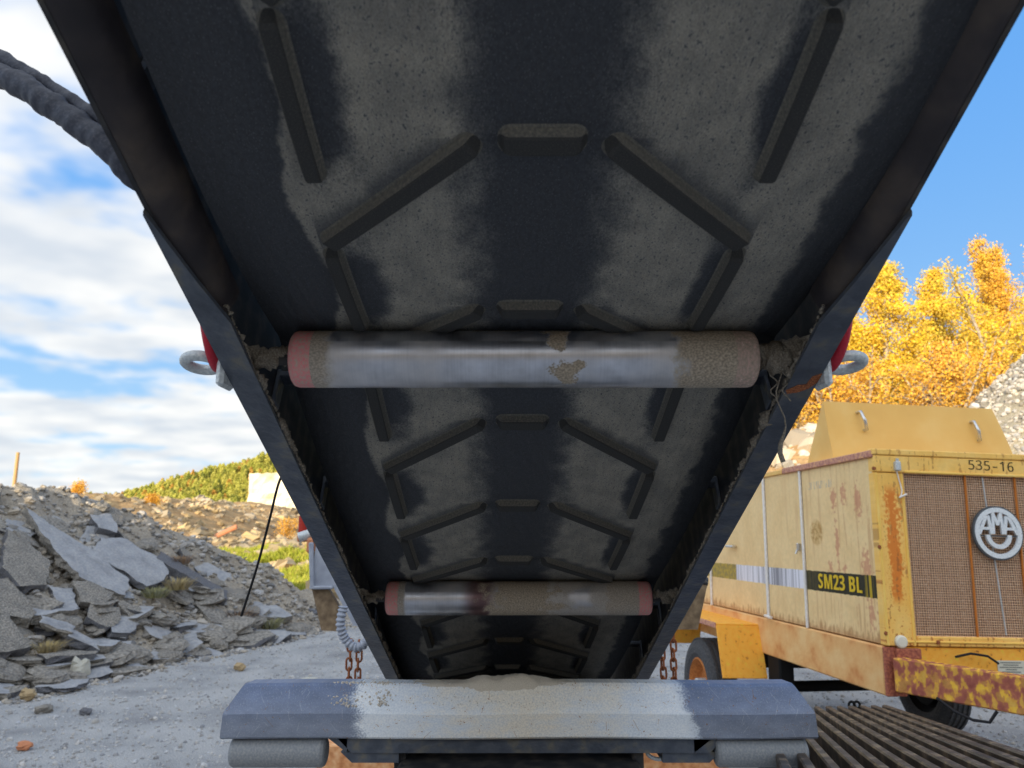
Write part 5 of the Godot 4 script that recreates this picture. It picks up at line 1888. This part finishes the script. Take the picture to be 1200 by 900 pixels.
	b.box(Vector3(0.13, 0.050, 0.03), Transform3D(Basis(), T.call(0.11, 0.205, -0.006)), 0.004)
	b.box(Vector3(0.045, 0.20, 0.03), Transform3D(Basis(), T.call(0.07, 0.105, 0.005)), 0.004)
	part("corner_bracket", b, M.rust_dark, o)
	# drawbar: two legs meeting at the coupling
	for s in [-1.0, 1.0]:
		b = B.new()
		b.bar(T.call(0.64 + s * 0.60, 0.111, -0.02), T.call(0.64 + s * 0.03, 0.111, -1.12), 0.07, 0.158, Vector3.UP, 0.006)
		part("drawbar", b, M.drawbar_paint, o)
	b = B.new()
	b.box(Vector3(0.16, 0.10, 0.3), Transform3D(Basis(), T.call(0.64, 0.11, -1.22)), 0.02)
	b.tube(ring_pts(T.call(0.64, 0.11, -1.42), Vector3(0.06, 0, 0), Vector3(0, 0, 0.06), 20), 0.02, 10, false)
	part("coupling", b, M.rust, o)
	b = B.new()
	b.tube([T.call(0.35, 0.195, -0.02), T.call(0.42, 0.215, -0.04), T.call(0.50, 0.205, -0.05), T.call(0.56, 0.17, -0.04)], 0.006, 8)
	part("brake_cable", b, M.black_plastic, o)
	b = B.new()
	b.tube([T.call(0.10, 0.04, -0.22), T.call(0.125, 0.0, -0.30), T.call(0.16, -0.022, -0.37), T.call(0.20, -0.02, -0.42), T.call(0.225, 0.03, -0.44)], 0.007, 8)
	part("brake_cable", b, M.black_plastic, o)
	b = B.new()
	b.box(Vector3(0.15, 0.065, 0.004), Transform3D(Basis(), T.call(0.66, 0.146, 0.001)), 0.001)
	var tp := part("type_plate", b, M.plate_white, o)
	b = B.new()
	for i in 5:
		b.box(Vector3([0.11, 0.08, 0.12, 0.06, 0.10][i], 0.004, 0.001), Transform3D(Basis(), T.call(0.655, 0.169 - i * 0.011, -0.0022)))
	part("fine_print", b, M.plate_grey, tp)
	# axles, wheels and fenders
	for s in [-1.0, 1.0]:
		var x: float = -0.175 if s < 0 else 1.57
		wheel(o, T.call(x, -0.325 if s < 0 else -0.275, 2.02), 0.345, 0.20, s)
		b = B.new()
		var fx := -0.155 if s < 0 else 1.435
		b.bar(T.call(fx, 0.178, 1.50), T.call(fx, 0.178, 2.62), 0.31, 0.012, Vector3.UP, 0.003)
		b.bar(T.call(fx, 0.172, 1.50), T.call(fx, -0.155, 1.40), 0.31, 0.012, Vector3.BACK, 0.003)
		b.bar(T.call(fx, 0.172, 2.62), T.call(fx, -0.10, 2.74), 0.31, 0.012, Vector3.BACK, 0.003)
		part("fender", b, M.fender_paint, o)
		b = B.new()
		b.bar(T.call(fx + s * 0.157, 0.172, 1.50), T.call(fx + s * 0.157, 0.172, 2.62), 0.008, 0.035, Vector3.UP, 0.002)
		part("fender_edge", b, M.purple_rust, o)
	b = B.new()
	b.tube([T.call(-0.1, -0.325, 2.02), T.call(1.38, -0.285, 2.02)], 0.04, 10)
	b.box(Vector3(1.1, 0.12, 0.5), Transform3D(Basis(), T.call(0.64, -0.08, 2.0)), 0.01)
	b.box(Vector3(1.1, 0.06, 2.9), Transform3D(Basis(), T.call(0.64, 0.20, 1.75)), 0.01)
	b.box(Vector3(0.10, 0.26, 0.18), Transform3D(Basis(), T.call(0.05, -0.10, 1.30)), 0.01)
	part("axle", b, M.black_void, o)
	# jockey leg under the nose
	b = B.new()
	b.tube([T.call(0.64, 0.05, -0.9), T.call(0.64, -0.60, -0.9)], 0.03, 12)
	b.box(Vector3(0.16, 0.02, 0.16), Transform3D(Basis(), T.call(0.64, -0.655, -0.9)), 0.004)
	part("jockey_leg", b, M.dark_steel, o)

# ------------------------------------------------------------------ grate of bars at lower right
func build_grid():
	var o := thing("steel_grate", "leaning grate of dark parallel steel bars in front of the yellow trailer", "grate", Vector3(1.79, 0.0, -3.727))
	var d := Vector3(-0.302, 0.1665, 1.051).normalized() # towards the near end, rising
	var ac := Vector3(-1, -0.022, -0.006).normalized()
	var nrm := ac.cross(d)
	if nrm.y < 0:
		nrm = -nrm
	var top := Vector3(0, 0.655, 0)
	for i in 12:
		var p := top + ac * (0.03 + i * 0.0535)
		var b := B.new()
		b.bar(p - d * 0.0, p + d * 2.7, 0.024, 0.055, nrm, 0.004)
		part("bar", b, M.grid_steel, o)
	for q in [0.012, 1.35, 2.68]:
		var b := B.new()
		var c: Vector3 = top + d * q - nrm * 0.058
		b.bar(c, c + ac * 0.66, 0.06, 0.06, nrm, 0.005)
		part("cross_bar", b, M.dark_steel, o)
	for q in [[0.012, 0.02], [0.012, 0.62], [2.68, 0.02], [2.68, 0.62]]:
		var b := B.new()
		var c: Vector3 = top + d * q[0] + ac * q[1] - nrm * 0.08
		b.bar(c, Vector3(c.x, 0.0, c.z), 0.05, 0.05, Vector3.BACK, 0.005)
		part("leg", b, M.dark_steel, o)
	var b := B.new()
	for k in 2:
		b.tube(ring_pts(top + ac * (0.16 + k * 0.024) + nrm * 0.03, Vector3(0.014, 0, 0), Vector3(0, 0.016, 0.0), 14), 0.006, 8, false)
	part("shackle", b, M.black_void, o)

func build_small():
	# squared timbers lying on the ground under the machine
	for k in 4:
		var b := B.new()
		b.box(Vector3(2.3, 0.15, 0.145), Transform3D(Basis(), Vector3.ZERO), 0.006)
		var o := part("timber", b, M.timber, self)
		o.position = Vector3(0.06 + 0.05 * (k % 2), 0.078 + 0.155 * floorf(k / 2.0), -4.55 - 0.17 * (k % 2))
		o.rotation.y = 0.01 * k
		tag(o, ["front lower timber", "rear lower timber", "front upper timber", "rear upper timber"][k] + " of the orange brown stack under the machine", "timber", "stacked timbers under the machine")
	var b := B.new()
	b.tube([Vector3(0, -1.5, 0), Vector3(0.16, 1.35, 0.27), Vector3(0.31, 2.69, 0.52)], [0.12, 0.11, 0.10], 10)
	var p := part("wooden_pole", b, M.pole_wood, self)
	p.position = Vector3(-30.26, 3.33, -45.5)
	tag(p, "lone leaning tan wooden pole behind the rubble heap", "pole")
	var c := B.new()
	c.bar(Vector3(-0.4, 0, 0), Vector3(0.4, 0.05, 0), 0.25, 0.1, Vector3.UP, 0.02)
	var q := part("red_board", c, M.brick_red, self)
	q.position = Vector3(-13.6, bank_left(-13.6, -36.0) + 0.5, -36.0)
	q.scale = Vector3(1.4, 1.4, 1.4)
	q.rotation_degrees = Vector3(20, 20, 25)
	tag(q, "faded red board lying on the sunlit rubble bank", "board")
